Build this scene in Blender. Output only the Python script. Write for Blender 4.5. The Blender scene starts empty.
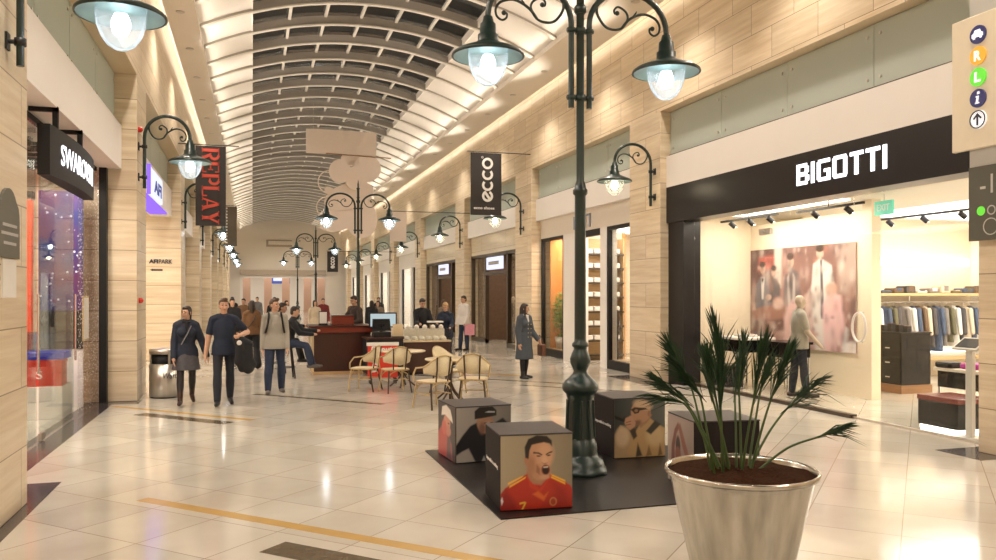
import bpy, bmesh, math, random
import numpy as np
from mathutils import Vector, Matrix
random.seed(7)
PI = math.pi
SC = bpy.context.scene
COL = SC.collection

# ------------------------------------------------------------------ materials
def _nt(name):
    m = bpy.data.materials.new(name); m.use_nodes = True
    nt = m.node_tree
    return m, nt, nt.nodes, nt.links, nt.nodes['Principled BSDF']

def rgb(c):
    return (c[0], c[1], c[2], 1.0)

def mat(name, col, rough=0.5, metal=0.0, var=0.08, scale=8.0, spec=0.5, bump=0.0, emit=None, estr=0.0, sheen=0.0, coat=0.0, stretch=None):
    m, nt, N, L, b = _nt(name)
    b.inputs['Roughness'].default_value = rough
    b.inputs['Metallic'].default_value = metal
    b.inputs['Specular IOR Level'].default_value = spec
    b.inputs['Coat Weight'].default_value = coat
    b.inputs['Sheen Weight'].default_value = sheen
    tc = N.new('ShaderNodeTexCoord')
    no = N.new('ShaderNodeTexNoise'); no.inputs['Scale'].default_value = scale; no.inputs['Detail'].default_value = 4
    if stretch:
        mp = N.new('ShaderNodeMapping'); mp.inputs['Scale'].default_value = stretch
        L.new(tc.outputs['Object'], mp.inputs['Vector']); L.new(mp.outputs['Vector'], no.inputs['Vector'])
    else:
        L.new(tc.outputs['Object'], no.inputs['Vector'])
    mx = N.new('ShaderNodeMix'); mx.data_type = 'RGBA'
    mx.inputs[6].default_value = rgb([max(0, c * (1 - var)) for c in col])
    mx.inputs[7].default_value = rgb([min(1, c * (1 + var)) for c in col])
    L.new(no.outputs['Fac'], mx.inputs[0]); L.new(mx.outputs[2], b.inputs['Base Color'])
    if bump:
        bp = N.new('ShaderNodeBump'); bp.inputs['Strength'].default_value = bump; bp.inputs['Distance'].default_value = 0.01
        L.new(no.outputs['Fac'], bp.inputs['Height']); L.new(bp.outputs['Normal'], b.inputs['Normal'])
    if emit:
        b.inputs['Emission Color'].default_value = rgb(emit); b.inputs['Emission Strength'].default_value = estr
    return m

def glow(name, col, strength):
    m = bpy.data.materials.new(name); m.use_nodes = True
    nt = m.node_tree; nt.nodes.clear()
    e = nt.nodes.new('ShaderNodeEmission'); e.inputs[0].default_value = rgb(col); e.inputs[1].default_value = strength
    o = nt.nodes.new('ShaderNodeOutputMaterial'); nt.links.new(e.outputs[0], o.inputs[0])
    return m

def pane_mat(name, tint=(0.955, 0.965, 0.955), gloss=0.10, rough=0.02, haze=0.0, hazecol=(.8, .85, .8)):
    """thin shop glass: mostly see-through, with a Fresnel reflection"""
    m = bpy.data.materials.new(name); m.use_nodes = True
    nt = m.node_tree; N = nt.nodes; L = nt.links; N.clear()
    t = N.new('ShaderNodeBsdfTransparent'); t.inputs[0].default_value = rgb(tint)
    g = N.new('ShaderNodeBsdfGlossy'); g.inputs['Roughness'].default_value = rough
    lw = N.new('ShaderNodeLayerWeight'); lw.inputs['Blend'].default_value = 0.12
    mr = N.new('ShaderNodeMapRange'); mr.inputs['To Min'].default_value = gloss * .35; mr.inputs['To Max'].default_value = min(1, gloss * 3.5)
    L.new(lw.outputs['Fresnel'], mr.inputs['Value'])
    mix = N.new('ShaderNodeMixShader'); L.new(mr.outputs[0], mix.inputs[0]); L.new(t.outputs[0], mix.inputs[1]); L.new(g.outputs[0], mix.inputs[2])
    last = mix
    if haze:
        d = N.new('ShaderNodeBsdfDiffuse'); d.inputs[0].default_value = rgb(hazecol)
        m2 = N.new('ShaderNodeMixShader'); m2.inputs[0].default_value = haze
        L.new(mix.outputs[0], m2.inputs[1]); L.new(d.outputs[0], m2.inputs[2]); last = m2
    o = N.new('ShaderNodeOutputMaterial'); L.new(last.outputs[0], o.inputs[0])
    return m

def sparkle_pane(name):
    """clear pane covered with small round decals"""
    m = bpy.data.materials.new(name); m.use_nodes = True
    nt = m.node_tree; N = nt.nodes; L = nt.links; N.clear()
    t = N.new('ShaderNodeBsdfTransparent'); t.inputs[0].default_value = (.95, .95, .95, 1)
    g = N.new('ShaderNodeBsdfGlossy'); g.inputs['Roughness'].default_value = .03
    a = N.new('ShaderNodeMixShader'); a.inputs[0].default_value = .06
    L.new(t.outputs[0], a.inputs[1]); L.new(g.outputs[0], a.inputs[2])
    tc = N.new('ShaderNodeTexCoord'); v = N.new('ShaderNodeTexVoronoi'); v.inputs['Scale'].default_value = 16
    L.new(tc.outputs['Object'], v.inputs['Vector'])
    lt = N.new('ShaderNodeMath'); lt.operation = 'LESS_THAN'; lt.inputs[1].default_value = .2
    L.new(v.outputs['Distance'], lt.inputs[0])
    d = N.new('ShaderNodeBsdfDiffuse'); d.inputs[0].default_value = (.95, .93, .9, 1)
    mx = N.new('ShaderNodeMixShader'); L.new(lt.outputs[0], mx.inputs[0]); L.new(a.outputs[0], mx.inputs[1]); L.new(d.outputs[0], mx.inputs[2])
    o = N.new('ShaderNodeOutputMaterial'); L.new(mx.outputs[0], o.inputs[0])
    return m

def dots_mat(name, base, base2, dot, scale=9, thr=.16):
    m, nt, N, L, b = _nt(name)
    tc = N.new('ShaderNodeTexCoord'); v = N.new('ShaderNodeTexVoronoi'); v.inputs['Scale'].default_value = scale
    L.new(tc.outputs['Object'], v.inputs['Vector'])
    lt = N.new('ShaderNodeMath'); lt.operation = 'LESS_THAN'; lt.inputs[1].default_value = thr; L.new(v.outputs['Distance'], lt.inputs[0])
    no = N.new('ShaderNodeTexNoise'); no.inputs['Scale'].default_value = 1.6; L.new(tc.outputs['Object'], no.inputs['Vector'])
    rp = N.new('ShaderNodeValToRGB'); rp.color_ramp.elements[0].position = .42; rp.color_ramp.elements[1].position = .6
    rp.color_ramp.elements[0].color = rgb(base); rp.color_ramp.elements[1].color = rgb(base2); L.new(no.outputs['Fac'], rp.inputs[0])
    mx = N.new('ShaderNodeMix'); mx.data_type = 'RGBA'; mx.inputs[7].default_value = rgb(dot)
    L.new(lt.outputs[0], mx.inputs[0]); L.new(rp.outputs[0], mx.inputs[6]); L.new(mx.outputs[2], b.inputs['Base Color'])
    b.inputs['Roughness'].default_value = .6
    return m

def wall_uv(N, L):
    """(horizontal, height) running along whichever way the wall faces, in metres"""
    ge = N.new('ShaderNodeNewGeometry')
    sp = N.new('ShaderNodeSeparateXYZ'); L.new(ge.outputs['Position'], sp.inputs[0])
    sn = N.new('ShaderNodeSeparateXYZ'); L.new(ge.outputs['True Normal'], sn.inputs[0])
    ab = N.new('ShaderNodeMath'); ab.operation = 'ABSOLUTE'; L.new(sn.outputs['X'], ab.inputs[0])
    gt = N.new('ShaderNodeMath'); gt.operation = 'GREATER_THAN'; gt.inputs[1].default_value = .5; L.new(ab.outputs[0], gt.inputs[0])
    mx = N.new('ShaderNodeMix'); L.new(gt.outputs[0], mx.inputs[0]); L.new(sp.outputs['X'], mx.inputs[2]); L.new(sp.outputs['Y'], mx.inputs[3])
    cb = N.new('ShaderNodeCombineXYZ'); L.new(mx.outputs[0], cb.inputs['X']); L.new(sp.outputs['Z'], cb.inputs['Y'])
    return cb

def stone_mat(name, c1, c2, slab=(1.15, .535), joint=.006, rough=.28, jointcol=(.30, .21, .12), veins=1.0):
    m, nt, N, L, b = _nt(name)
    uv = wall_uv(N, L)
    br = N.new('ShaderNodeTexBrick'); br.offset = 0.5; br.inputs['Scale'].default_value = 1
    br.inputs['Brick Width'].default_value = slab[0]; br.inputs['Row Height'].default_value = slab[1]
    br.inputs['Mortar Size'].default_value = joint; br.inputs['Mortar Smooth'].default_value = .1
    br.inputs['Color1'].default_value = (0, 0, 0, 1); br.inputs['Color2'].default_value = (1, 1, 1, 1); br.inputs['Mortar'].default_value = (.5, .5, .5, 1)
    L.new(uv.outputs[0], br.inputs['Vector'])
    mp = N.new('ShaderNodeMapping'); mp.inputs['Scale'].default_value = (.55, 9 * veins, 1); L.new(uv.outputs[0], mp.inputs['Vector'])
    # each slab has its own veins
    ad = N.new('ShaderNodeMixRGB'); ad.blend_type = 'ADD'; ad.inputs[0].default_value = 1
    sc = N.new('ShaderNodeMixRGB'); sc.blend_type = 'MULTIPLY'; sc.inputs[0].default_value = 1; sc.inputs[2].default_value = (7, 3, 5, 1)
    L.new(br.outputs['Color'], sc.inputs[1]); L.new(mp.outputs[0], ad.inputs[1]); L.new(sc.outputs[0], ad.inputs[2])
    no = N.new('ShaderNodeTexNoise'); no.inputs['Scale'].default_value = 1.3; no.inputs['Detail'].default_value = 7; no.inputs['Roughness'].default_value = .62
    L.new(ad.outputs[0], no.inputs['Vector'])
    rp = N.new('ShaderNodeValToRGB'); rp.color_ramp.elements[0].position = .3; rp.color_ramp.elements[1].position = .68
    rp.color_ramp.elements[0].color = rgb(c1); rp.color_ramp.elements[1].color = rgb(c2); L.new(no.outputs['Fac'], rp.inputs[0])
    tone = N.new('ShaderNodeHueSaturation'); tv = N.new('ShaderNodeMapRange'); tv.inputs['To Min'].default_value = .92; tv.inputs['To Max'].default_value = 1.05
    L.new(br.outputs['Color'], tv.inputs['Value']); L.new(tv.outputs[0], tone.inputs['Value']); L.new(rp.outputs[0], tone.inputs['Color'])
    mx = N.new('ShaderNodeMix'); mx.data_type = 'RGBA'; mx.inputs[7].default_value = rgb(jointcol)
    L.new(br.outputs['Fac'], mx.inputs[0]); L.new(tone.outputs[0], mx.inputs[6]); L.new(mx.outputs[2], b.inputs['Base Color'])
    b.inputs['Roughness'].default_value = rough; b.inputs['Specular IOR Level'].default_value = .45
    return m

def floor_mat():
    m, nt, N, L, b = _nt('marble_tiles')
    ge = N.new('ShaderNodeNewGeometry')
    mp = N.new('ShaderNodeMapping'); mp.inputs['Rotation'].default_value = (0, 0, PI / 4); mp.inputs['Location'].default_value = (.14, .32, 0)
    L.new(ge.outputs['Position'], mp.inputs['Vector'])
    br = N.new('ShaderNodeTexBrick'); br.offset = 0; br.inputs['Scale'].default_value = 1
    br.inputs['Brick Width'].default_value = .735; br.inputs['Row Height'].default_value = .735
    br.inputs['Mortar Size'].default_value = .0045; br.inputs['Mortar Smooth'].default_value = 0
    br.inputs['Color1'].default_value = (0, 0, 0, 1); br.inputs['Color2'].default_value = (1, 1, 1, 1); br.inputs['Mortar'].default_value = (.5, .5, .5, 1)
    L.new(mp.outputs[0], br.inputs['Vector'])
    no = N.new('ShaderNodeTexNoise'); no.inputs['Scale'].default_value = 1.1; no.inputs['Detail'].default_value = 6
    L.new(ge.outputs['Position'], no.inputs['Vector'])
    rp = N.new('ShaderNodeValToRGB'); rp.color_ramp.elements[0].position = .3; rp.color_ramp.elements[1].position = .7
    rp.color_ramp.elements[0].color = (.54, .485, .40, 1); rp.color_ramp.elements[1].color = (.64, .595, .52, 1); L.new(no.outputs['Fac'], rp.inputs[0])
    tone = N.new('ShaderNodeHueSaturation'); tv = N.new('ShaderNodeMapRange'); tv.inputs['To Min'].default_value = .88; tv.inputs['To Max'].default_value = 1.06
    L.new(br.outputs['Color'], tv.inputs['Value']); L.new(tv.outputs[0], tone.inputs['Value']); L.new(rp.outputs[0], tone.inputs['Color'])
    mx = N.new('ShaderNodeMix'); mx.data_type = 'RGBA'; mx.inputs[7].default_value = (.33, .27, .20, 1)
    L.new(br.outputs['Fac'], mx.inputs[0]); L.new(tone.outputs[0], mx.inputs[6]); L.new(mx.outputs[2], b.inputs['Base Color'])
    n2 = N.new('ShaderNodeTexNoise'); n2.inputs['Scale'].default_value = 3; n2.inputs['Detail'].default_value = 3
    L.new(ge.outputs['Position'], n2.inputs['Vector'])
    rr = N.new('ShaderNodeMapRange'); rr.inputs['To Min'].default_value = .06; rr.inputs['To Max'].default_value = .17; L.new(n2.outputs['Fac'], rr.inputs['Value'])
    L.new(rr.outputs[0], b.inputs['Roughness']); b.inputs['Specular IOR Level'].default_value = .62
    return m

def paint_mat():
    m, nt, N, L, b = _nt('printed_picture')
    a = N.new('ShaderNodeVertexColor'); a.layer_name = 'Col'
    L.new(a.outputs['Color'], b.inputs['Base Color']); b.inputs['Roughness'].default_value = .35
    return m

M = dict(
    stone=stone_mat('travertine_wall', (.63, .485, .305), (.825, .705, .525)),
    stone2=stone_mat('travertine_pillar', (.63, .49, .315), (.825, .71, .535), slab=(3.2, .535)),
    stone3=stone_mat('pale_stone', (.70, .60, .44), (.84, .76, .61), slab=(3.2, .9)),
    floor=floor_mat(), print=paint_mat(),
    plaster=mat('cream_plaster', (.80, .735, .64), .75, var=.03, scale=1.5),
    white=mat('white_plaster', (.84, .80, .75), .6, var=.03, scale=2),
    panel=mat('vault_panel', (.85, .80, .73), .6, var=.03, scale=2),
    rib=mat('grey_rib', (.40, .365, .32), .55, var=.05),
    flange=mat('white_flange', (.82, .78, .70), .4, var=.02),
    nightglass=mat('night_roof_glass', (.012, .016, .02), .12, var=.1),
    black=mat('black_gloss', (.008, .007, .007), .22, var=.2, spec=.3),
    blackmatt=mat('black_matt', (.013, .012, .012), .55, var=.2, spec=.3),
    fascia=mat('black_fascia', (.008, .0065, .008), .3, var=.15, spec=.35),
    darkgreen=mat('dark_green_iron', (.012, .028, .024), .32, var=.25, scale=14, spec=.6),
    iron=mat('black_iron', (.013, .015, .015), .4, var=.2),
    teal=mat('teal_reflector', (.22, .33, .33), .3, metal=.6, var=.05),
    granite=mat('dark_granite', (.055, .045, .045), .14, var=.5, scale=60),
    gold=mat('golden_stone_inlay', (.52, .325, .10), .2, var=.15, scale=5),
    brown=mat('brown_stone_inlay', (.115, .085, .05), .2, var=.3, scale=12),
    glass=pane_mat('shop_glass', gloss=.07),
    cleardoor=pane_mat('door_glass', tint=(.90, .94, .93), gloss=.12),
    transom=pane_mat('green_transom_glass', tint=(.80, .86, .80), gloss=.20, rough=.05, haze=.55, hazecol=(.74, .80, .72)),
    sparkle=sparkle_pane('decal_glass'),
    curtain=dots_mat('sparkling_blue_curtain', (.012, .02, .16), (.10, .02, .10), (.75, .8, .95), 9, .17),
    red=mat('red_gloss', (.62, .03, .02), .3, var=.08),
    redbox=mat('red_box', (.70, .05, .03), .4, var=.05),
    steel=mat('brushed_steel', (.60, .56, .50), .28, metal=.9, var=.14, scale=3, stretch=(9, 9, .05)),
    potmetal=mat('brushed_pot_painted_sheen', (.56, .53, .47), .2, metal=1, var=.6, scale=1.8, stretch=(6, 6, .01), bump=.35),  # upright reflection bands put into the metal's colour by stretched noise
    chrome=mat('chrome', (.75, .74, .72), .12, metal=1, var=.03),
    soil=mat('potting_soil', (.040, .017, .008), 1.0, var=.75, scale=55, bump=1.0, spec=.05),
    stem=mat('green_stem', (.055, .095, .022), .5, var=.3),
    needle=mat('dark_green_needles', (.014, .045, .013), .5, var=.35, scale=12),
    leaf=mat('fresh_green_leaves', (.13, .25, .03), .5, var=.4, scale=9),
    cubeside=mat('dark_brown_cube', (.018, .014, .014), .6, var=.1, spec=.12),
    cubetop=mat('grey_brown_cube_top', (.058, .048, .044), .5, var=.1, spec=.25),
    mat_=mat('black_floor_mat', (.014, .011, .010), .36, var=.3, scale=20, spec=.35),
    rattan=mat('cream_woven_rattan', (.72, .61, .40), .6, var=.28, scale=70, bump=.5),
    rattanframe=mat('bamboo_look_frame', (.50, .37, .18), .4, var=.3, scale=18),
    darkframe=mat('dark_brown_tube', (.055, .032, .018), .4, var=.3),
    tabletop=mat('pale_table_top', (.66, .53, .33), .25, var=.08),
    mahogany=mat('mahogany_counter', (.19, .028, .014), .25, var=.35, scale=4, stretch=(1, 1, 8)),
    darkwood=mat('dark_wood_panel', (.052, .018, .012), .3, var=.3, scale=5, stretch=(8, 8, 1)),
    wood=mat('brown_wood', (.26, .13, .055), .4, var=.3, scale=4, stretch=(1, 1, 9)),
    lightwood=mat('light_wood', (.55, .36, .18), .4, var=.2, scale=4, stretch=(1, 1, 9)),
    bronze=mat('dark_bronze_frame', (.052, .034, .019), .35, var=.2),
    display=mat('pale_cake_display', (.82, .74, .63), .4, var=.25, scale=25),
    paper=mat('white_paper', (.80, .77, .72), .6, var=.03),
    hanging=mat('pale_hanging_board', (.78, .66, .56), .6, var=.03),
    lamp=glow('lamp_bulb', (.90, .96, 1.0), 34.0),
    warmlamp=glow('warm_lamp_bulb', (1.0, .80, .52), 34.0),
    globe=pane_mat('lantern_globe', tint=(.96, .985, 1.0), gloss=.30, rough=.10, haze=.13, hazecol=(.9, .96, 1)),
    cove=glow('cove_lamp', (1.0, .90, .76), 14.0),
    spotlens=glow('downlight_lens', (1.0, .88, .70), 30.0),
    shopceil=glow('shop_light_panel', (1.0, .90, .76), 5.0),
    letterglow=glow('white_backlit_letters', (1.0, .97, 1.0), 2.6),
    violet=glow('violet_neon', (.32, .16, 1.0), 1.4),
    lightbox=glow('white_lightbox', (.80, .82, 1.0), 1.4),
    screen=glow('lit_screen', (.72, .86, .88), 0.8),
    letterwhite=mat('white_lettering', (.85, .83, .80), .5, var=.02),
    lettergrey=mat('grey_lettering', (.45, .43, .42), .5, var=.02),
    letterred=mat('red_lettering', (.56, .075, .045), .5, var=.04),
    letterdark=mat('dark_lettering', (.03, .03, .045), .5, var=.04),
    letterblue=mat('blue_lettering', (.05, .09, .45), .5, var=.04),
    banner=mat('black_banner', (.024, .019, .017), .6, var=.1),
    banner2=mat('brown_banner', (.13, .105, .075), .6, var=.1),
    signgrey=mat('olive_grey_sign', (.095, .094, .07), .4, var=.05),
    postgrey=mat('light_grey_metal', (.52, .51, .47), .4, var=.04),
    signboard=mat('pale_sign_board', (.72, .62, .45), .3, var=.06, emit=(1, .86, .62), estr=.12),
    navydisc=mat('navy_disc', (.02, .022, .10), .3, var=.04, emit=(.05, .05, .25), estr=.25),
    orangedisc=mat('orange_disc', (.85, .42, .04), .3, var=.04, emit=(1, .5, .05), estr=.4),
    greendisc=mat('green_disc', (.12, .62, .05), .3, var=.04, emit=(.15, .85, .05), estr=.55),
    whitedisc=mat('white_disc', (.85, .87, .9), .3, var=.02, emit=(.9, .93, 1), estr=.7),
    exitgreen=mat('green_exit_sign', (.10, .52, .38), .4, var=.05, emit=(.15, .75, .5), estr=.5),
    shopcream=mat('shop_cream_wall', (.84, .73, .56), .6, var=.04, scale=2),
    shopwhite=mat('shop_white_wall', (.86, .82, .76), .6, var=.03),
    orangewall=mat('orange_backdrop', (.66, .27, .06), .6, var=.3, scale=1.2),
    mallbeam=mat('taupe_beam', (.42, .35, .27), .6, var=.05),
    pinkwall=mat('pink_pilaster', (.62, .40, .30), .6, var=.1),
    magenta=mat('magenta_cloth', (.45, .03, .30), .6, var=.2),
    # people
    skin=mat('skin', (.56, .33, .22), .5, var=.08, scale=12),
    skin2=mat('tan_skin', (.46, .26, .165), .5, var=.08, scale=12),
    hairdark=mat('dark_brown_hair', (.022, .012, .008), .45, var=.4, scale=40, stretch=(3, 3, .6)),
    hairbrown=mat('brown_hair', (.085, .043, .020), .45, var=.4, scale=40, stretch=(3, 3, .6)),
    hairblond=mat('blond_hair', (.42, .27, .11), .45, var=.3, scale=40, stretch=(3, 3, .6)),
    eye=mat('dark_eye', (.02, .014, .012), .2, var=.1),
    lips=mat('lips', (.42, .15, .12), .45, var=.08),
    denim=mat('dark_denim_jacket', (.014, .019, .036), .8, var=.3, scale=25),
    jeans=mat('blue_jeans', (.020, .032, .068), .8, var=.35, scale=18),
    darkjeans=mat('black_jeans', (.012, .014, .024), .8, var=.3, scale=18),
    navy=mat('navy_tshirt', (.011, .017, .036), .85, var=.25, scale=16),
    greyknit=mat('grey_knit', (.36, .33, .275), .9, var=.12, scale=60, bump=.2),
    greyskirt=mat('grey_skirt', (.085, .078, .088), .85, var=.3, scale=25),
    tights=mat('black_tights', (.016, .012, .012), .6, var=.2),
    bootbrown=mat('dark_brown_boots', (.042, .018, .010), .4, var=.3),
    shoeblack=mat('black_shoes', (.012, .011, .011), .4, var=.2),
    shoegrey=mat('grey_trainers', (.10, .09, .085), .6, var=.2),
    blackcloth=mat('black_cloth', (.010, .010, .012), .85, var=.3, scale=20),
    browncloth=mat('brown_cloth', (.15, .075, .030), .85, var=.25, scale=20),
    darkbrowncloth=mat('dark_brown_shirt', (.032, .018, .012), .85, var=.25, scale=20),
    coatgrey=mat('blue_grey_wool_coat', (.066, .078, .095), .9, var=.25, scale=30),
    whitecloth=mat('white_cloth', (.72, .68, .64), .85, var=.06, scale=20),
    taupecloth=mat('taupe_cloth', (.20, .15, .11), .85, var=.2, scale=20),
    bagbrown=mat('brown_leather_bag', (.11, .042, .02), .4, var=.2),
    bagpink=mat('pink_paper_bag', (.74, .32, .42), .6, var=.25, scale=14),
    creamcloth=mat('cream_cloth', (.64, .53, .38), .85, var=.1),
    greycloth=mat('mid_grey_cloth', (.18, .17, .17), .85, var=.2),
    mannequin=mat('mannequin_shell', (.50, .40, .31), .4, var=.05),
)
CLOTHES = [mat('hanging_garment_%s' % n, c, .85, var=.2) for n, c in (
    ('grey', (.20, .18, .17)), ('charcoal', (.07, .065, .07)), ('blue', (.06, .09, .16)), ('cream', (.62, .52, .40)),
    ('white', (.74, .70, .66)), ('brown', (.14, .085, .05)), ('olive', (.13, .12, .07)))]

# ------------------------------------------------------------------ mesh helpers
class MB:
    """collects shapes; build() links them as one mesh object"""
    def __init__(s): s.v = []; s.f = []; s.sm = []; s.mi = []; s.cur = 0
    def add(s, vs, fs, smooth=False):
        o = len(s.v); s.v += [tuple(p) for p in vs]
        for f in fs: s.f.append(tuple(i + o for i in f)); s.sm.append(smooth); s.mi.append(s.cur)
        return s
    def box(s, x0, x1, y0, y1, z0, z1, bev=0.0):
        if bev:
            bm = bmesh.new(); bmesh.ops.create_cube(bm, size=1)
            for v in bm.verts: v.co = Vector(((x0 + x1) / 2 + v.co.x * (x1 - x0), (y0 + y1) / 2 + v.co.y * (y1 - y0), (z0 + z1) / 2 + v.co.z * (z1 - z0)))
            bmesh.ops.bevel(bm, geom=bm.edges[:], offset=bev, segments=2, affect='EDGES', profile=.5)
            bm.verts.index_update()
            s.add([v.co for v in bm.verts], [[v.index for v in f.verts] for f in bm.faces]); bm.free(); return s
        v = [(x, y, z) for z in (z0, z1) for y in (y0, y1) for x in (x0, x1)]
        return s.add(v, [(0, 2, 3, 1), (4, 5, 7, 6), (0, 1, 5, 4), (2, 6, 7, 3), (0, 4, 6, 2), (1, 3, 7, 5)])
    def obox(s, c, ax, sz):
        """box with centre c, axis vectors ax (3 unit vectors), half sizes sz"""
        c = Vector(c); v = []
        for k in (-1, 1):
            for j in (-1, 1):
                for i in (-1, 1): v.append(c + ax[0] * (i * sz[0]) + ax[1] * (j * sz[1]) + ax[2] * (k * sz[2]))
        return s.add(v, [(0, 2, 3, 1), (4, 5, 7, 6), (0, 1, 5, 4), (2, 6, 7, 3), (0, 4, 6, 2), (1, 3, 7, 5)])
    def rings(s, rings, cap=True, smooth=True, closed=False):
        n = len(rings[0]); o = len(s.v)
        vs = [p for r in rings for p in r]; fs = []
        m = len(rings)
        for a in range(m if closed else m - 1):
            b = (a + 1) % m
            for i in range(n): fs.append((a * n + i, a * n + (i + 1) % n, b * n + (i + 1) % n, b * n + i))
        s.add(vs, fs, smooth)
        if cap and not closed:
            s.add(rings[0], [tuple(range(n - 1, -1, -1))]); s.add(rings[-1], [tuple(range(n))])
        return s
    def tube(s, pts, r, seg=8, cap=True):
        pts = [Vector(p) for p in pts]; n = len(pts)
        rr = r if isinstance(r, (list, tuple)) else [r] * n
        up = None; rs = []
        for i, p in enumerate(pts):
            t = (pts[min(i + 1, n - 1)] - pts[max(i - 1, 0)])
            if t.length < 1e-9: t = Vector((0, 0, 1))
            t.normalize()
            if up is None:
                up = Vector((0, 0, 1)) if abs(t.z) < .9 else Vector((1, 0, 0))
            x = up - t * up.dot(t)
            if x.length < 1e-6: x = t.orthogonal()
            x.normalize(); y = t.cross(x); up = x
            rs.append([p + x * (math.cos(2 * PI * k / seg) * rr[i]) + y * (math.sin(2 * PI * k / seg) * rr[i]) for k in range(seg)])
        return s.rings(rs, cap)
    def lathe(s, prof, seg=24, o=(0, 0, 0), cap=True):
        o = Vector(o)
        rs = [[o + Vector((r * math.cos(2 * PI * k / seg), r * math.sin(2 * PI * k / seg), z)) for k in range(seg)] for r, z in prof]
        return s.rings(rs, cap)
    def ell(s, c, r, rot=None, seg=14, rn=9):
        c = Vector(c); rs = []
        for i in range(1, rn):
            a = PI * i / rn; rs.append([Vector((r[0] * math.sin(a) * math.cos(2 * PI * k / seg), r[1] * math.sin(a) * math.sin(2 * PI * k / seg), -r[2] * math.cos(a))) for k in range(seg)])
        if rot is not None: rs = [[rot @ p for p in q] for q in rs]
        return s.rings([[c + p for p in q] for q in rs])
    def tcap(s, a, b, ra, rb, seg=12):
        """tapered limb with rounded ends"""
        a = Vector(a); b = Vector(b); t = (b - a)
        if t.length < 1e-6: return s.ell(a, (ra, ra, ra))
        t.normalize(); x = t.orthogonal().normalized(); y = t.cross(x); rs = []
        for q, ang, R in [(a, g, ra) for g in (-80, -55, -28)] + [(a, 0, ra), (b, 0, rb)] + [(b, g, rb) for g in (28, 55, 80)]:
            g = math.radians(ang); rr = R * math.cos(g); p = q + t * (R * math.sin(g))
            rs.append([p + x * (rr * math.cos(2 * PI * k / seg)) + y * (rr * math.sin(2 * PI * k / seg)) for k in range(seg)])
        return s.rings(rs)
    def prism(s, poly, fn, d0, d1):
        """2-D outline (u,v) extruded from d0 to d1; fn(u,v,d) -> point"""
        n = len(poly)
        vs = [fn(u, v, d0) for u, v in poly] + [fn(u, v, d1) for u, v in poly]
        fs = [tuple(range(n - 1, -1, -1)), tuple(range(n, 2 * n))] + [(i, (i + 1) % n, n + (i + 1) % n, n + i) for i in range(n)]
        return s.add(vs, fs)
    def ribbon(s, pts, w, fn, d0, d1):
        """flat stroke of width w along 2-D points"""
        P = [Vector((p[0], p[1])) for p in pts]; n = len(P); Lf = []; Rt = []
        for i in range(n):
            t = P[min(i + 1, n - 1)] - P[max(i - 1, 0)]; t.normalize(); q = Vector((-t.y, t.x)) * (w / 2)
            Lf.append(P[i] + q); Rt.append(P[i] - q)
        for i in range(n - 1):
            s.prism([Rt[i], Rt[i + 1], Lf[i + 1], Lf[i]], fn, d0, d1)
        return s
    def build(s, name, m, parent=None, loc=None, recalc=True):
        me = bpy.data.meshes.new(name); me.from_pydata(s.v, [], s.f)
        ms = m if isinstance(m, (list, tuple)) else [m]
        for k in ms: me.materials.append(k)
        me.polygons.foreach_set('use_smooth', s.sm); me.polygons.foreach_set('material_index', s.mi)
        if recalc:
            bm = bmesh.new(); bm.from_mesh(me); bmesh.ops.recalc_face_normals(bm, faces=bm.faces[:]); bm.to_mesh(me); bm.free()
        me.update()
        o = bpy.data.objects.new(name, me); COL.objects.link(o)
        if parent: o.parent = parent
        if loc: o.location = loc
        return o

def tag(o, label, cat, group=None, kind=None):
    if label: o['label'] = label
    if cat: o['category'] = cat
    if group: o['group'] = group
    if kind: o['kind'] = kind
    return o

def thing(name, loc, label, cat, rotz=0, group=None):
    o = bpy.data.objects.new(name, None); o.empty_display_size = .1; COL.objects.link(o)
    o.location = loc; o.rotation_euler = (0, 0, rotz)
    return tag(o, label, cat, group)

def struct(o):
    o['kind'] = 'structure'; return o

KIDS = {}
def dup(root, loc, rotz, label=None, group=None):
    r = root.copy(); COL.objects.link(r); r.location = loc; r.rotation_euler = (0, 0, rotz)
    if label: r['label'] = label
    if group: r['group'] = group
    def rec(src, dst):
        for ch in [c for c in bpy.data.objects if c.parent == src] if src not in KIDS else KIDS[src]:
            c = ch.copy(); COL.objects.link(c); c.parent = dst; rec(ch, c)
    rec(root, r)
    return r

def smooth_path(pts, sub=6):
    """Catmull-Rom through the points"""
    P = [Vector(p) for p in pts]; out = []
    for i in range(len(P) - 1):
        p0 = P[max(i - 1, 0)]; p1 = P[i]; p2 = P[i + 1]; p3 = P[min(i + 2, len(P) - 1)]
        for k in range(sub):
            t = k / sub
            out.append(.5 * ((2 * p1) + (p2 - p0) * t + (2 * p0 - 5 * p1 + 4 * p2 - p3) * t * t + (3 * p1 - p0 - 3 * p2 + p3) * t ** 3))
    out.append(P[-1]); return out

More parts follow.
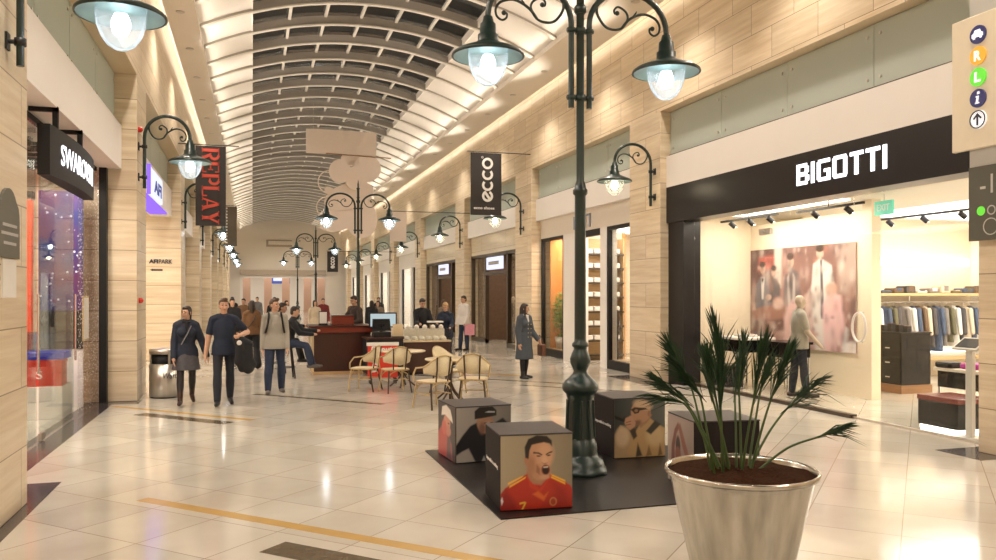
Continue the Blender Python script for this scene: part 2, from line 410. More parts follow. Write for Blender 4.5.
def text_mb(mb, txt, fn, width, height, depth=.01, bold=0.0, d0=0.0, shear=0):
    """lettering filling width x height, mapped by fn(u,v,d)"""
    cu = bpy.data.curves.new('lettering', 'FONT'); cu.body = txt; cu.size = 1; cu.extrude = .02; cu.offset = bold; cu.resolution_u = 3; cu.shear = shear
    ob = bpy.data.objects.new('lettering', cu); COL.objects.link(ob)
    bpy.context.view_layer.update()
    dg = bpy.context.evaluated_depsgraph_get(); ev = ob.evaluated_get(dg); me = ev.to_mesh()
    vs = [v.co.copy() for v in me.vertices]; fs = [tuple(p.vertices) for p in me.polygons]
    ev.to_mesh_clear(); bpy.data.objects.remove(ob); bpy.data.curves.remove(cu)
    x0 = min(v.x for v in vs); x1 = max(v.x for v in vs); y0 = min(v.y for v in vs); y1 = max(v.y for v in vs)
    out = [fn((v.x - x0) / (x1 - x0) * width, (v.y - y0) / (y1 - y0) * height, d0 + (depth if v.z > 0 else 0)) for v in vs]
    mb.add(out, fs); return mb

def frame_fn(o, U, V, Nn):
    o = Vector(o); U = Vector(U); V = Vector(V); Nn = Vector(Nn)
    return lambda u, v, d: o + U * u + V * v + Nn * d

# painted pictures: shapes rasterised into the vertex colours of a flat print
def paint(nx, ny, bg, shapes):
    u, v = np.meshgrid((np.arange(nx + 1)) / nx, (np.arange(ny + 1)) / ny)
    img = np.zeros((ny + 1, nx + 1, 3)); img[:] = bg(u, v) if callable(bg) else np.array(bg)
    for sh in shapes:
        if sh[0] == 'e':
            _, cx, cy, rx, ry, rot, col, soft = sh
            c, s_ = math.cos(rot), math.sin(rot); a = (u - cx) * c + (v - cy) * s_; b = -(u - cx) * s_ + (v - cy) * c
            d = (np.sqrt((a / rx) ** 2 + (b / ry) ** 2) - 1) * min(rx, ry)
        else:
            _, poly, col, soft = sh
            ins = np.zeros(u.shape, bool); dist = np.full(u.shape, 9.0)
            n = len(poly)
            for i in range(n):
                (xa, ya), (xb, yb) = poly[i], poly[(i + 1) % n]
                cond = ((ya > v) != (yb > v)) & (u < (xb - xa) * (v - ya) / ((yb - ya) if yb != ya else 1e-9) + xa)
                ins ^= cond
                L2 = (xb - xa) ** 2 + (yb - ya) ** 2 + 1e-12
                t = np.clip(((u - xa) * (xb - xa) + (v - ya) * (yb - ya)) / L2, 0, 1)
                dist = np.minimum(dist, np.hypot(u - xa - t * (xb - xa), v - ya - t * (yb - ya)))
            d = np.where(ins, -dist, dist)
        al = np.clip(.5 - d / max(soft, 1e-4), 0, 1)[..., None]
        img = img * (1 - al) + np.array(col) * al
    return img

def print_panel(name, fn, w, h, img, parent=None, thick=.004):
    ny, nx = img.shape[0] - 1, img.shape[1] - 1
    vs = [fn(w * i / nx, h * j / ny, thick) for j in range(ny + 1) for i in range(nx + 1)]
    fs = [(j * (nx + 1) + i, j * (nx + 1) + i + 1, (j + 1) * (nx + 1) + i + 1, (j + 1) * (nx + 1) + i) for j in range(ny) for i in range(nx)]
    n0 = len(vs)
    vs += [fn(0, 0, 0), fn(w, 0, 0), fn(w, h, 0), fn(0, h, 0)]
    fs += [(n0 + 3, n0 + 2, n0 + 1, n0)]
    edge = [[j * (nx + 1) for j in (0, ny)], ]
    a, b, c, d = 0, nx, ny * (nx + 1) + nx, ny * (nx + 1)
    fs += [(a, n0, n0 + 1, b), (b, n0 + 1, n0 + 2, c), (c, n0 + 2, n0 + 3, d), (d, n0 + 3, n0, a)]
    me = bpy.data.meshes.new(name); me.from_pydata(vs, [], fs)
    at = me.color_attributes.new('Col', 'FLOAT_COLOR', 'POINT')
    arr = np.ones((len(vs), 4), np.float32); arr[:n0, :3] = img.reshape(-1, 3); arr[n0:, :3] = img.mean((0, 1))
    at.data.foreach_set('color', arr.ravel())
    me.materials.append(M['print']); me.update()
    o = bpy.data.objects.new(name, me); COL.objects.link(o)
    if parent: o.parent = parent
    return o
EXPOSURE = -0.2
RIB0 = -6.0
SPOT_E = 420
WASH_E = 300
UP_E = 300
AK = 0.5
# ------------------------------------------------------------------ camera, render look
cam = bpy.data.cameras.new('camera'); cam.sensor_width = 36; cam.lens = 800 * 36 / 996; cam.shift_y = 14 / 996; cam.clip_end = 300
co = bpy.data.objects.new('camera', cam); COL.objects.link(co); co.location = (0, 0, 1.9)
co.rotation_euler = (PI / 2, 0, -math.atan(246 / 800)); SC.camera = co
vs = SC.view_settings; vs.view_transform = 'Standard'; vs.look = 'None'; vs.gamma = 1; vs.exposure = EXPOSURE; vs.use_curve_mapping = False
cy = SC.cycles; cy.max_bounces = 8; cy.diffuse_bounces = 4; cy.glossy_bounces = 4; cy.transmission_bounces = 4; cy.transparent_max_bounces = 16
cy.sample_clamp_indirect = 4; cy.caustics_reflective = False; cy.caustics_refractive = False; cy.use_denoising = True
w = bpy.data.worlds.new('night'); SC.world = w; w.use_nodes = True
w.node_tree.nodes['Background'].inputs[0].default_value = (.02, .025, .035, 1); w.node_tree.nodes['Background'].inputs[1].default_value = .3

# ------------------------------------------------------------------ the building
YN, YF = -10.0, 80.0                      # near and far end of the arcade
XL, XR = -1.95, 8.35                      # pillar faces
RP = [(5.95, 7.5), (15.35, 16.8), (23.6, 25.2), (31.9, 33.4), (40.8, 42.3), (49.0, 50.5), (57.3, 58.8), (65.6, 67.1), (73.9, 75.4)]
LP = [(6.6, 8.2), (15.45, 16.72), (24.65, 25.95), (33.2, 34.5), (41.7, 43.0), (50.2, 51.5), (58.7, 60.0), (67.2, 68.5), (75.7, 77.0)]

struct(MB().box(-12, 18, YN, 100, -.3, 0).build('floor', M['floor']))
s2 = math.sqrt(.5)
def diag(name, s0, s1, t0, t1, m, z=.0015):
    """inlay on the 45-degree tile grid: s along (1,1), t along (-1,1)"""
    P = [((s - t) * s2, (s + t) * s2) for s, t in ((s0, t0), (s1, t0), (s1, t1), (s0, t1))]
    b = MB(); b.prism(P, lambda u, v, d: Vector((u, v, d)), -.002, z); struct(b.build(name, m))
diag('floor_inlay', 4.94, 5.07, 2.55, 6.38, M['gold'])
diag('floor_inlay', 4.38, 4.66, 3.2, 4.31, M['brown'])
diag('floor_inlay', 8.86, 8.98, 8.9, 12.1, M['gold'])
diag('floor_inlay', 8.42, 8.66, 9.0, 10.95, M['brown'])
diag('floor_inlay', 11.2, 11.32, 8.2, 11.2, M['brown'])
diag('floor_inlay', 15.6, 15.74, 6.6, 11.2, M['brown'])
diag('floor_inlay', 16.6, 16.8, 8.0, 12.6, M['gold'])
diag('floor_inlay', 14.9, 15.02, 3.4, 7.4, M['brown'])
# dark granite borders in front of the left shops and around the pillars
b = MB(); b.box(-2.75, -2.3, 8.2, 15.45, -.01, .002); struct(b.build('floor_border', M['granite']))
b = MB(); b.box(-2.3, -1.84, 6.2, 9.02, -.01, .003); struct(b.build('floor_border', M['granite']))
b = MB(); b.box(-2.6, -1.88, 15.1, 15.5, -.01, .0025); struct(b.build('floor_border', M['granite']))
b = MB(); b.box(7.85, 9.0, 15.0, 17.0, -.01, .003); struct(b.build('floor_border', M['granite']))
b = MB(); b.box(7.95, 9.0, 7.1, 7.75, -.01, .003); struct(b.build('floor_border', M['granite']))

# pillars
for (a, c) in RP:
    b = MB(); b.box(XR, 9.3, a, c, 0, 5.82, .012); struct(b.build('pillar', M['stone2']))
for (a, c) in LP:
    b = MB(); b.box(-3.0, XL, a, c, 0, 5.80, .012); struct(b.build('pillar', M['stone2']))
# upper walls, near walls
struct(MB().box(XR, 9.3, YN, YF, 5.81, 8.7).build('wall_right', M['stone']))
struct(MB().box(-3.0, XL, YN, YF, 5.79, 8.7).build('wall_left', M['stone']))
struct(MB().box(XR + .02, 9.3, YN, 5.95, 0, 5.81).build('wall_right_near', M['stone']))
struct(MB().box(-3.0, XL - .02, YN, 6.6, 0, 5.79).build('wall_left_near', M['stone']))
struct(MB().box(-3.0, 9.3, YN - .3, YN, 0, 9.3).build('wall_near', M['plaster']))
# white bands and glass transoms
def bays(P, first=None):
    return [(P[i][1], P[i + 1][0]) for i in range(len(P) - 1)]
for (a, c) in bays(RP):
    struct(MB().box(8.5, 8.95, a, c, 4.18, 4.85).build('trim_band', M['white']))
    struct(MB().box(8.84, 9.1, a, c, 4.85, 5.81).build('wall_recess', M['plaster']))
    struct(MB().box(8.56, 8.64, a, c, 4.85, 4.885).build('trim_rail', M['bronze']))
for (a, c) in bays(LP):
    struct(MB().box(-2.75, -2.2, a, c, 4.1, 4.87).build('trim_band', M['white']))
    struct(MB().box(-2.9, -2.66, a, c, 4.87, 5.79).build('wall_recess', M['plaster']))
    struct(MB().box(-2.36, -2.28, a, c, 4.87, 4.90).build('trim_rail', M['bronze']))
n = 0
for side, P in ((1, RP), (-1, LP)):
    for (a, c) in bays(P):
        n += 1
        k = 4 if c < 35 else 2
        for i in range(k):
            y0 = a + (c - a) * i / k; y1 = a + (c - a) * (i + 1) / k - .012
            x = 8.60 if side > 0 else -2.32
            o = struct(MB().box(x - .006, x + .006, y0, y1, 4.87, 5.80).build('window_transom', M['transom']))
            if c < 26:
                q = MB()
                for yy in (y0 + .12, y1 - .12):
                    for zz in (5.02, 5.64): q.tube([(x - .02, yy, zz), (x + .02, yy, zz)], .022, 10)
                q.build('pane_bolt', M['steel'], o)

# vault
XC, ZC, RV = 2.92, 8.95, 9.2
def arcz(x): return ZC - (RV - math.sqrt(RV * RV - (x - XC) ** 2))
XA, XB, XG0, XG1 = -1.15, 7.0, 0.0, 5.5
def arc_skin(x0, x1, off, nseg=14):
    b = MB(); V = []
    for i in range(nseg + 1):
        x = x0 + (x1 - x0) * i / nseg
        V += [(x, YN, arcz(x) + off), (x, YF, arcz(x) + off)]
    b.add(V, [(2 * i, 2 * i + 1, 2 * i + 3, 2 * i + 2) for i in range(nseg)], True); return b
struct(arc_skin(XA, XG0, .10, 6).build('ceiling_vault_panel', M['panel'], recalc=False))
struct(arc_skin(XG1, XB, .10, 6).build('ceiling_vault_panel', M['panel'], recalc=False))
struct(arc_skin(XG0, XG1, .30).build('ceiling_roof_glass', M['nightglass'], recalc=False))
for x in (XG0, XG1):
    struct(MB().box(x - .02, x + .02, YN, YF, arcz(x) + .08, arcz(x) + .32).build('ceiling_upstand', M['panel']))
b = MB(); b.box(-1.77, -1.14, YN, YF, 7.92, 8.05); struct(b.build('ceiling_soffit_left', M['plaster']))
b = MB(); b.box(6.99, 8.08, YN, YF, 7.92, 8.05); struct(b.build('ceiling_soffit_right', M['plaster']))
struct(MB().box(-1.96, -1.15, YN, YF, 8.35, 8.45).build('ceiling_cove_left', M['white']))
struct(MB().box(7.0, 8.36, YN, YF, 8.35, 8.45).build('ceiling_cove_right', M['white']))
struct(MB().box(-1.75, -1.68, YN, YF, 8.052, 8.10).build('trim_cove_lamp', M['cove']))
struct(MB().box(7.98, 8.05, YN, YF, 8.052, 8.10).build('trim_cove_lamp', M['cove']))
# ribs
def rib_mesh():
    b = MB()
    def strip(x0, x1, lo, hi, wdt, nseg):
        R = []
        for i in range(nseg + 1):
            x = x0 + (x1 - x0) * i / nseg; z = arcz(x)
            R.append([(x, -wdt, z + lo), (x, wdt, z + lo), (x, wdt, z + hi), (x, -wdt, z + hi)])
        b.rings(R, True, False)
    b.cur = 1; strip(XA, XB, 0, .035, .055, 26)
    b.cur = 0; strip(XG0, XG1, .035, .25, .02, 18); strip(XA, XG0, .035, .12, .03, 5); strip(XG1, XB, .035, .12, .03, 6)
    return b
rib = struct(rib_mesh().build('beam_vault_rib', [M['rib'], M['flange']])); rib.location = (0, RIB0, 0)
k = 1
while RIB0 + 1.6 * k < YF:
    r = rib.copy(); COL.objects.link(r); r.location = (0, RIB0 + 1.6 * k, 0); k += 1
for x in (.92, 1.83, 2.75, 3.67, 4.58):
    struct(MB().box(x - .035, x + .035, YN, YF, arcz(x) + .20, arcz(x) + .28).build('beam_glazing_bar', M['flange']))
struct(MB().box(-1.3, 7.1, YN, YF, 9.6, 9.65).build('roof_slab', M['black']))

# downlights in both soffits (real lamps)
def downlight():
    t = thing('downlight', (0, 0, 7.92), 'small recessed downlight in the flat soffit beside the vault', 'light', 0, 'recessed soffit downlights')
    MB().lathe([(.075, .0), (.095, .0), (.095, -.012), (.075, -.012)], 18).build('trim_ring', M['steel'], t)
    MB().lathe([(.075, -.008), (.0, -.008)], 18, cap=False).build('lens', M['spotlens'], t)
    return t
dl = downlight(); dl.location = (-1.46, 10.3, 7.92)
spots = [(-1.46, 12.9 + 2.7 * i) for i in range(20)] + [(7.55, 9.5 + 2.7 * i) for i in range(21)]
for x, y in spots: dup(dl, (x, y, 7.92), 0)
def spot(x, y, z, e, ang=110, col=(1, .895, .79), rad=.15, tilt=None):  # serves the soffit downlights and the added vault fill spots
    l = bpy.data.lights.new('downlight_or_fill_beam', 'SPOT'); l.energy = e; l.color = col; l.spot_size = math.radians(ang); l.spot_blend = .6; l.shadow_soft_size = rad
    o = bpy.data.objects.new('downlight_or_fill_beam', l); COL.objects.link(o); o.location = (x, y, z)
    if tilt: o.rotation_euler = tilt
    return o
for y in [-7, -3.5, 0, 3.5, 7, 10.5, 14, 18, 22, 27, 32, 38, 44, 51, 58, 66, 74]:
    if y > 60: SPOT_E *= 1.6
    spot(-1.46, y, 7.86, SPOT_E, 140, tilt=(0, math.radians(-22), 0)); spot(7.55, y, 7.86, SPOT_E, 140, tilt=(0, math.radians(22), 0))

# added fill lights without fittings along the vault springing, washing it with light
def wash(x, ang):
    l = bpy.data.lights.new('vault_fill_light', 'AREA'); l.shape = 'RECTANGLE'; l.size = .12; l.size_y = 88; l.spread = math.radians(85); l.energy = WASH_E; l.color = (1, .90, .76)
    o = bpy.data.objects.new('vault_fill_light', l); COL.objects.link(o); o.location = (x, 35, 8.02); o.rotation_euler = (0, math.radians(ang), 0)
wash(-1.08, -118); wash(6.93, 118)
# added spots without fittings above the pillars, throwing fill light onto the vault
for y in [-6, 0, 6.6, 11.5, 16, 20.3, 24.5, 28.6, 32.8, 37.5, 41.8, 46, 50, 54, 58, 62, 66.5, 71, 75]:
    spot(XL + .22, y, 6.0, UP_E, 84, rad=.1, tilt=(0, math.radians(180 + 54), 0)); spot(XR - .22, y, 6.0, UP_E, 84, rad=.1, tilt=(0, math.radians(180 - 54), 0))
# far end of the arcade
b = MB(); b.box(-3, 9.3, YF, YF + .3, 4.2, 9.6); b.box(-3, -1.1, YF, YF + .3, 0, 4.2); b.box(6.9, 9.3, YF, YF + .3, 0, 4.2); struct(b.build('wall_far', M['plaster']))
struct(MB().box(-1.1, 6.9, YF - .5, YF + .3, 3.75, 4.2).build('beam_far', M['mallbeam']))
struct(MB().box(-1.1, 6.9, YF - .25, YF + .3, 3.45, 3.75).build('beam_far_lower', M['white']))
b = MB(); b.box(1.3, 3.7, YF - .12, YF, 6.45, 7.1); struct(b.build('trim_far_slot', M['mallbeam']))
struct(MB().box(1.5, 3.7, YF - .16, YF - .11, 6.65, 7.0).build('trim_far_slot_panel', M['plaster']))
struct(MB().box(-6, 12, 96, 96.3, 0, 6).build('wall_far_hall', M['shopwhite']))
struct(MB().box(-6, 12, YF + .35, 96, 4.3, 4.5).build('ceiling_far_hall', M['shopwhite']))
struct(MB().box(-5, 11, YF + 2, 94, 4.26, 4.3).build('ceiling_far_light', glow('far_hall_light', (1, .88, .74), 1.6)))
for x in (-.9, 1.2, 3.0, 5.2, 6.6):
    struct(MB().box(x, x + .75, 86, 86.7, 0, 4.3).build('pillar_far', M['pinkwall']))

# ------------------------------------------------------------------ shop rooms
def shop_room(side, y0, y1, depth, h, wall, light=True, back=True, lx=None, panelmat=None):
    s = 1 if side > 0 else -1
    xa = 8.95 if s > 0 else -2.75
    xb = xa + s * depth
    lo, hi = min(xa, xb), max(xa, xb)
    nm = 'right' if s > 0 else 'left'
    if back: struct(MB().box(xb - .05, xb + .05, y0 - .4, y1 + .4, 0, h).build('wall_%s_shop_back' % nm, M[wall]))
    struct(MB().box(lo, hi, y0 - .45, y0 - .35, 0, h).build('wall_%s_shop_side' % nm, M[wall]))
    struct(MB().box(lo, hi, y1 + .35, y1 + .45, 0, h).build('wall_%s_shop_side' % nm, M[wall]))
    struct(MB().box(lo - .1, hi + .1, y0 - .45, y1 + .45, h, h + .1).build('ceiling_shop', M['shopwhite']))
    if light:
        struct(MB().box(lo + .6, hi - .6, y0 + .5, y1 - .5, h - .03, h).build('ceiling_shop_light', panelmat or M['shopceil']))

# shop with the black fascia on the right
def win(name, x, y0, y1, z0, z1, m='glass'):
    return struct(MB().box(x - .006, x + .006, y0, y1, z0, z1).build(name, M[m]))
A0, A1 = 7.5, 15.35
struct(MB().box(8.5, 8.95, A0, A1, 3.42, 4.18).build('trim_black_fascia', M['fascia']))
struct(MB().box(8.55, 8.95, 14.72, A1, 0, 3.42).build('door_jamb', M['fascia']))
struct(MB().box(8.55, 8.95, A0, A0 + .13, 0, 3.42).build('door_jamb', M['black']))
ys = [14.72, 13.1, 11.6, 10.1, 8.66, 7.63]
for i in range(5): win('window_1', 8.8, ys[i + 1] + .006, ys[i] - .006, .05, 3.40)
struct(MB().box(8.74, 8.86, 10.1, 14.72, 0, .055).build('trim_threshold', M['bronze']))
struct(MB().box(8.78, 8.82, 7.63, 10.1, 0, .03).build('trim_threshold', M['steel']))
struct(MB().box(8.9, 16.4, 15.38, 15.5, 0, 4.1).build('wall_right_boutique_side', M['shopcream']))
struct(MB().box(10.62, 10.74, 11.95, 15.38, 0, 3.42).build('wall_right_boutique_panel', M['shopcream']))
struct(MB().box(11.6, 16.4, 14.85, 14.95, 0, 3.6).build('wall_right_boutique_rack', M['shopcream']))
struct(MB().box(16.3, 16.4, 7.0, 15.4, 0, 4.1).build('wall_right_boutique_back', M['shopwhite']))
struct(MB().box(9.3, 16.4, 7.0, 7.1, 0, 4.1).build('wall_right_boutique_near', M['shopwhite']))
struct(MB().box(8.95, 16.4, 7.0, 15.5, 3.6, 3.7).build('ceiling_boutique', M['shopwhite']))
struct(MB().box(8.95, 9.0, A0, A1, 3.42, 3.62).build('ceiling_boutique_edge', M['shopcream']))
struct(MB().box(12.4, 15.8, 8.2, 14.2, 3.57, 3.6).build('ceiling_boutique_light', M['shopceil']))
struct(MB().box(9.3, 10.2, 11.8, 15.0, 3.57, 3.6).build('ceiling_boutique_light', M['shopceil']))
struct(MB().box(10.60, 10.80, 11.72, 11.95, 0, 3.6).build('pillar_boutique', M['shopcream']))
struct(MB().box(11.95, 12.2, 14.3, 14.9, 0, 3.0).build('pillar_boutique_niche', M['shopwhite']))

# second shop on the right: two display windows either side of an open shelved bay
B0, B1 = 16.8, 23.6
def wallpiece(y0, y1, z0, z1, m='plaster', x0=8.66, x1=8.95, nm='wall_right_front'): struct(MB().box(x0, x1, y0, y1, z0, z1).build(nm, M[m]))
wallpiece(B0, B1, 3.62, 4.18, 'plaster')
wallpiece(20.55, 21.7, 0, 3.62, 'white'); wallpiece(18.72, 19.12, 0, 3.62, 'white'); wallpiece(B0, 17.0, 0, 3.62, 'plaster')
def dark_frame(y0, y1, z0, z1, x=8.72, t=.09, nm='window_frame', m='bronze'):
    b = MB(); b.box(x - .05, x + .06, y0, y0 + t, z0, z1); b.box(x - .05, x + .06, y1 - t, y1, z0, z1); b.box(x - .05, x + .06, y0 + t, y1 - t, z1 - t, z1); b.box(x - .05, x + .06, y0 + t, y1 - t, z0, z0 + .22)
    return struct(b.build(nm, M[m]))
dark_frame(21.7, 23.58, 0, 3.62, m='blackmatt'); win('window_2', 8.74, 21.8, 23.5, .2, 3.55)
dark_frame(17.0, 18.72, 0, 3.62, m='blackmatt'); win('window_3', 8.74, 17.1, 18.62, .2, 3.55)
struct(MB().box(8.66, 8.8, 19.12, 20.55, 3.45, 3.62).build('door_head', M['blackmatt']))
shop_room(1, B0 + .5, B1 - .5, 4.5, 3.8, 'shopcream')
struct(MB().box(10.4, 10.5, 21.4, 23.6, 0, 3.7).build('wall_right_display_back', M['orangewall']))
struct(MB().box(8.9, 10.5, 23.36, 23.42, 0, 3.7).build('wall_right_display_far', M['orangewall']))
struct(MB().box(8.95, 10.5, 21.42, 21.5, 0, 3.7).build('wall_right_display_side', M['shopcream']))
struct(MB().box(8.8, 10.4, 21.5, 23.36, 0, .22).build('floor_display', M['lightwood']))
struct(MB().box(8.8, 9.9, 17.0, 18.7, 0, .22).build('floor_display', M['lightwood']))

# dark bronze shopfronts further on
def bronze_front(y0, y1, door, win_no):
    wallpiece(y0, y1, 3.45, 4.18, 'stone3')
    b = MB(); x0, x1 = 8.66, 8.8
    for y in (y0, door[0] - .1, door[1], y1 - .12): b.box(x0, x1, y, y + .12, 0, 3.45)
    b.box(x0, x1, y0, y1, 3.33, 3.45); b.box(x0, x1, y0, door[0], 0, .15); b.box(x0, x1, door[1], y1, 0, .15); b.box(x0, x1, door[0], door[1], 2.62, 2.74)
    struct(b.build('door_frame', M['bronze']))
    win('window_%d' % win_no, 8.74, y0 + .12, door[0] - .1, .15, 3.33); win('window_%d' % (win_no + 1), 8.74, door[1] + .12, y1 - .12, .15, 3.33)
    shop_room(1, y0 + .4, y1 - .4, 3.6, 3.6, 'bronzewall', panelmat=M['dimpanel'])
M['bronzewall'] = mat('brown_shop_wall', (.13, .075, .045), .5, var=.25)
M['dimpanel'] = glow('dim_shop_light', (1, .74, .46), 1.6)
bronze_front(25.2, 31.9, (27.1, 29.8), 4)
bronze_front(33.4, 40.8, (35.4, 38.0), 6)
def bright_front(side, y0, y1, n, wall='shopwhite', jamb='white', depth=3.0, door=.35):
    x0, x1 = (8.66, 8.9) if side > 0 else (-2.7, -2.46)
    nm = 'right' if side > 0 else 'left'
    top = 4.18 if side > 0 else 4.1
    b = MB(); w_ = (y1 - y0)
    b.box(x0, x1, y0, y1, 3.4, top); b.box(x0, x1, y0, y0 + .18 * w_, 0, 3.4); b.box(x0, x1, y1 - .12 * w_, y1, 0, 3.4); b.box(x0, x1, y0 + door * w_, y0 + (door + .08) * w_, 0, 3.4)
    struct(b.build('wall_%s_front' % nm, M[jamb]))
    xm = (x0 + x1) / 2
    win('window_%d' % n, xm, y0 + .18 * w_, y0 + door * w_, .1, 3.4); win('window_%d' % n, xm, y0 + (door + .08) * w_, y1 - .12 * w_, .1, 3.4)
    b = MB()
    for y in (y0 + .18 * w_, y0 + door * w_ - .08, y0 + (door + .08) * w_, y1 - .12 * w_ - .08): b.box(xm - .05, xm + .05, y, y + .08, 0, 3.4)
    struct(b.build('window_frame', M['blackmatt']))
    shop_room(side, y0 + .4, y1 - .4, depth, 3.7, wall)
n = 8
for (a, c) in bays(RP)[4:]: bright_front(1, a, c, n); n += 1
# left: jewellery shop
L0, L1 = 8.2, 15.45
struct(MB().box(-2.54, -2.42, 15.30, 15.45, 0, 4.1).build('door_jamb', M['blackmatt']))
win('window_20', -2.55, 13.62, 15.30, .03, 4.08, 'sparkle'); win('window_21', -2.6, 8.25, 9.4, .03, 4.08)
struct(MB().box(-2.63, -2.57, 8.2, 15.3, 4.03, 4.1).build('door_head', M['blackmatt']))
struct(MB().box(-7.1, -7.0, 8.0, 15.7, 0, 4.2).build('wall_left_shop_back', M['red']))
struct(MB().box(-7.0, -2.72, 15.46, 15.6, 0, 4.2).build('wall_left_shop_far', M['stone2']))
struct(MB().box(-7.0, -3.0, 8.0, 8.1, 0, 4.2).build('wall_left_shop_near', M['shopwhite']))
struct(MB().box(-7.0, -2.75, 8.0, 15.5, 4.2, 4.3).build('ceiling_left_shop', M['shopwhite']))
struct(MB().box(-6.0, -3.2, 9.0, 13.8, 4.17, 4.2).build('ceiling_left_shop_light', M['shopceil']))
b = MB()
for i in range(14): b.box(-6.8, -2.9, 9.0 + .42 * i, 9.12 + .42 * i, 3.92, 4.06)
struct(b.build('ceiling_left_slat', M['bronze']))
# left: parking entrance
struct(MB().box(-6.5, -3.0, 24.66, 24.9, 0, 4.2).build('wall_left_parking', M['stone2']))
struct(MB().box(-6.6, -6.5, 16.0, 25, 0, 4.2).build('wall_left_parking_back', M['stone2']))
struct(MB().box(-6.5, -3.0, 16.5, 16.71, 0, 4.2).build('wall_left_parking_near', M['stone2']))
struct(MB().box(-6.5, -2.75, 16.5, 24.8, 4.2, 4.3).build('ceiling_left_parking', M['shopwhite']))
struct(MB().box(-5.6, -3.4, 18, 23.6, 4.17, 4.2).build('ceiling_left_parking_light', M['shopceil']))
n = 30
for (a, c) in bays(LP)[2:]: bright_front(-1, a, c, n, 'shopwhite', 'white'); n += 1
# ------------------------------------------------------------------ lamps
LX = 1.02
def lantern(root, x, zr, bulbmat):
    sh = MB().lathe([(.36, .0), (.375, .005), (.37, .03), (.33, .06), (.22, .105), (.13, .14), (.105, .17), (.105, .23), (.085, .24), (.08, .34), (.06, .36), (.045, .42), (0, .43)], 32, (x, 0, zr), cap=False).build('lamp_shade', M['darkgreen'], root)
    MB().lathe([(.355, .004), (.30, .045), (.20, .075), (.0, .085)], 32, (x, 0, zr), cap=False).build('reflector', M['teal'], sh)
    MB().lathe([(.20, .07), (.205, .0), (.195, -.08), (.165, -.17), (.115, -.245), (.05, -.285), (0, -.29)], 28, (x, 0, zr), cap=False).build('globe', M['globe'], sh)
    MB().lathe([(.0, -.16), (.05, -.15), (.075, -.10), (.075, -.04), (.05, .02), (0, .03)], 14, (x, 0, zr), cap=False).build('bulb', bulbmat, sh)
def arm(root, s, zb, zt, xo=0.0):
    """side tube that bends over to carry a lantern at x = 0.95"""
    path = [(s * (.103 + xo), 0, zb), (s * (.103 + xo), 0, (zb + zt) / 2), (s * (.103 + xo), 0, zt)]
    a = (LX - .103 - xo) / 2; cx = (LX + .103 + xo) / 2
    path += [(s * (cx - a * math.cos(t)), 0, zt + .40 * math.sin(t)) for t in [PI * i / 18 for i in range(1, 19)]]
    path += [(s * LX, 0, zt - .10)]
    ar = MB().tube(path, .031, 10).build('arm', M['darkgreen'], root)
    dz = zt - 4.75
    b = MB()
    p1 = [(.19, 4.99), (.19, 4.88), (.27, 4.76), (.365, 4.73), (.46, 4.76), (.52, 4.86), (.5, 4.935), (.42, 4.98), (.375, 4.945), (.38, 4.905), (.41, 4.91)]
    p2 = [(.46, 4.76), (.53, 4.85), (.635, 4.915), (.73, 4.93), (.83, 4.89), (.875, 4.82), (.865, 4.745), (.815, 4.71), (.77, 4.735), (.765, 4.78), (.80, 4.79)]
    for p in (p1, p2):
        q = smooth_path([(s * (.103 + (x - .103) * 1.08 * (LX - .103) / .917), 0, z + dz) for x, z in p], 6); b.tube(q, [.016 * (1 - .35 * i / len(q)) for i in range(len(q))], 8)
    b.ell((s * (.103 + .327 * (LX - .103) / .917), 0, 4.912 + dz), (.026, .022, .026)); b.ell((s * (.103 + .747 * (LX - .103) / .917), 0, 4.785 + dz), (.026, .022, .026))
    b.tube([(s * (.103 + .53 * (LX - .103) / .917), 0, 4.90 + dz), (s * (.103 + .56 * (LX - .103) / .917), 0, 4.955 + dz)], [.018, .003], 6)
    b.build('scroll', M['darkgreen'], ar)
    return ar

def make_post():
    t = thing('lamp_post', (0, 0, 0), '', 'lamp post', 0, 'double lamp posts along the arcade')
    b = MB()
    b.lathe([(.0, 0), (.30, 0), (.30, .035), (.285, .05), (.27, .10), (.25, .15), (.205, .175), (.195, .21), (.19, .30), (.165, .34), (.155, .37)], 8)
    b.lathe([(.152, .36), (.138, .60), (.135, .78), (.15, .81), (.15, .83), (.185, .86), (.195, .89), (.19, .93), (.16, .97), (.125, 1.0), (.085, 1.04), (.072, 1.07), (.082, 1.10), (.105, 1.15), (.11, 1.20), (.09, 1.26), (.07, 1.30), (.07, 1.32), (.088, 1.335), (.088, 1.36), (.064, 1.385), (.062, 1.42)], 28)
    for k in range(10):
        a = 2 * PI * k / 10; b.tube([(.150 * math.cos(a), .150 * math.sin(a), .38), (.136 * math.cos(a), .136 * math.sin(a), .77)], .017, 6)
    b.build('base', M['darkgreen'], t)
    b = MB(); b.lathe([(.062, 1.38), (.058, 2.9), (.058, 2.93), (.078, 2.95), (.078, 2.99), (.062, 3.01), (.056, 3.05), (.042, 3.09), (.040, 5.3), (.055, 5.31), (.055, 5.34), (.03, 5.36), (.03, 5.45), (.012, 5.58), (0, 5.62)], 20)
    b.lathe([(.05, 4.86), (.065, 4.88), (.065, 4.93), (.05, 4.95)], 16); b.lathe([(.045, 5.02), (.058, 5.03), (.045, 5.05)], 16)
    b.build('pole', M['darkgreen'], t)
    for z in (3.97, 4.68):
        b = MB(); b.tube([(-.15, 0, z), (.15, 0, z)], .022, 8); b.lathe([(.04, -.03), (.056, -.03), (.056, .03), (.04, .03)], 16, (0, 0, z))
        for s in (-1, 1): b.lathe([(.03, -.022), (.045, -.022), (.045, .022), (.03, .022)], 12, (s * .103, 0, z))
        b.build('collar', M['darkgreen'], t)
    for s in (-1, 1):
        arm(t, s, 3.86, 4.75); lantern(t, s * LX, 4.31, M['lamp'])
    return t
post = make_post()
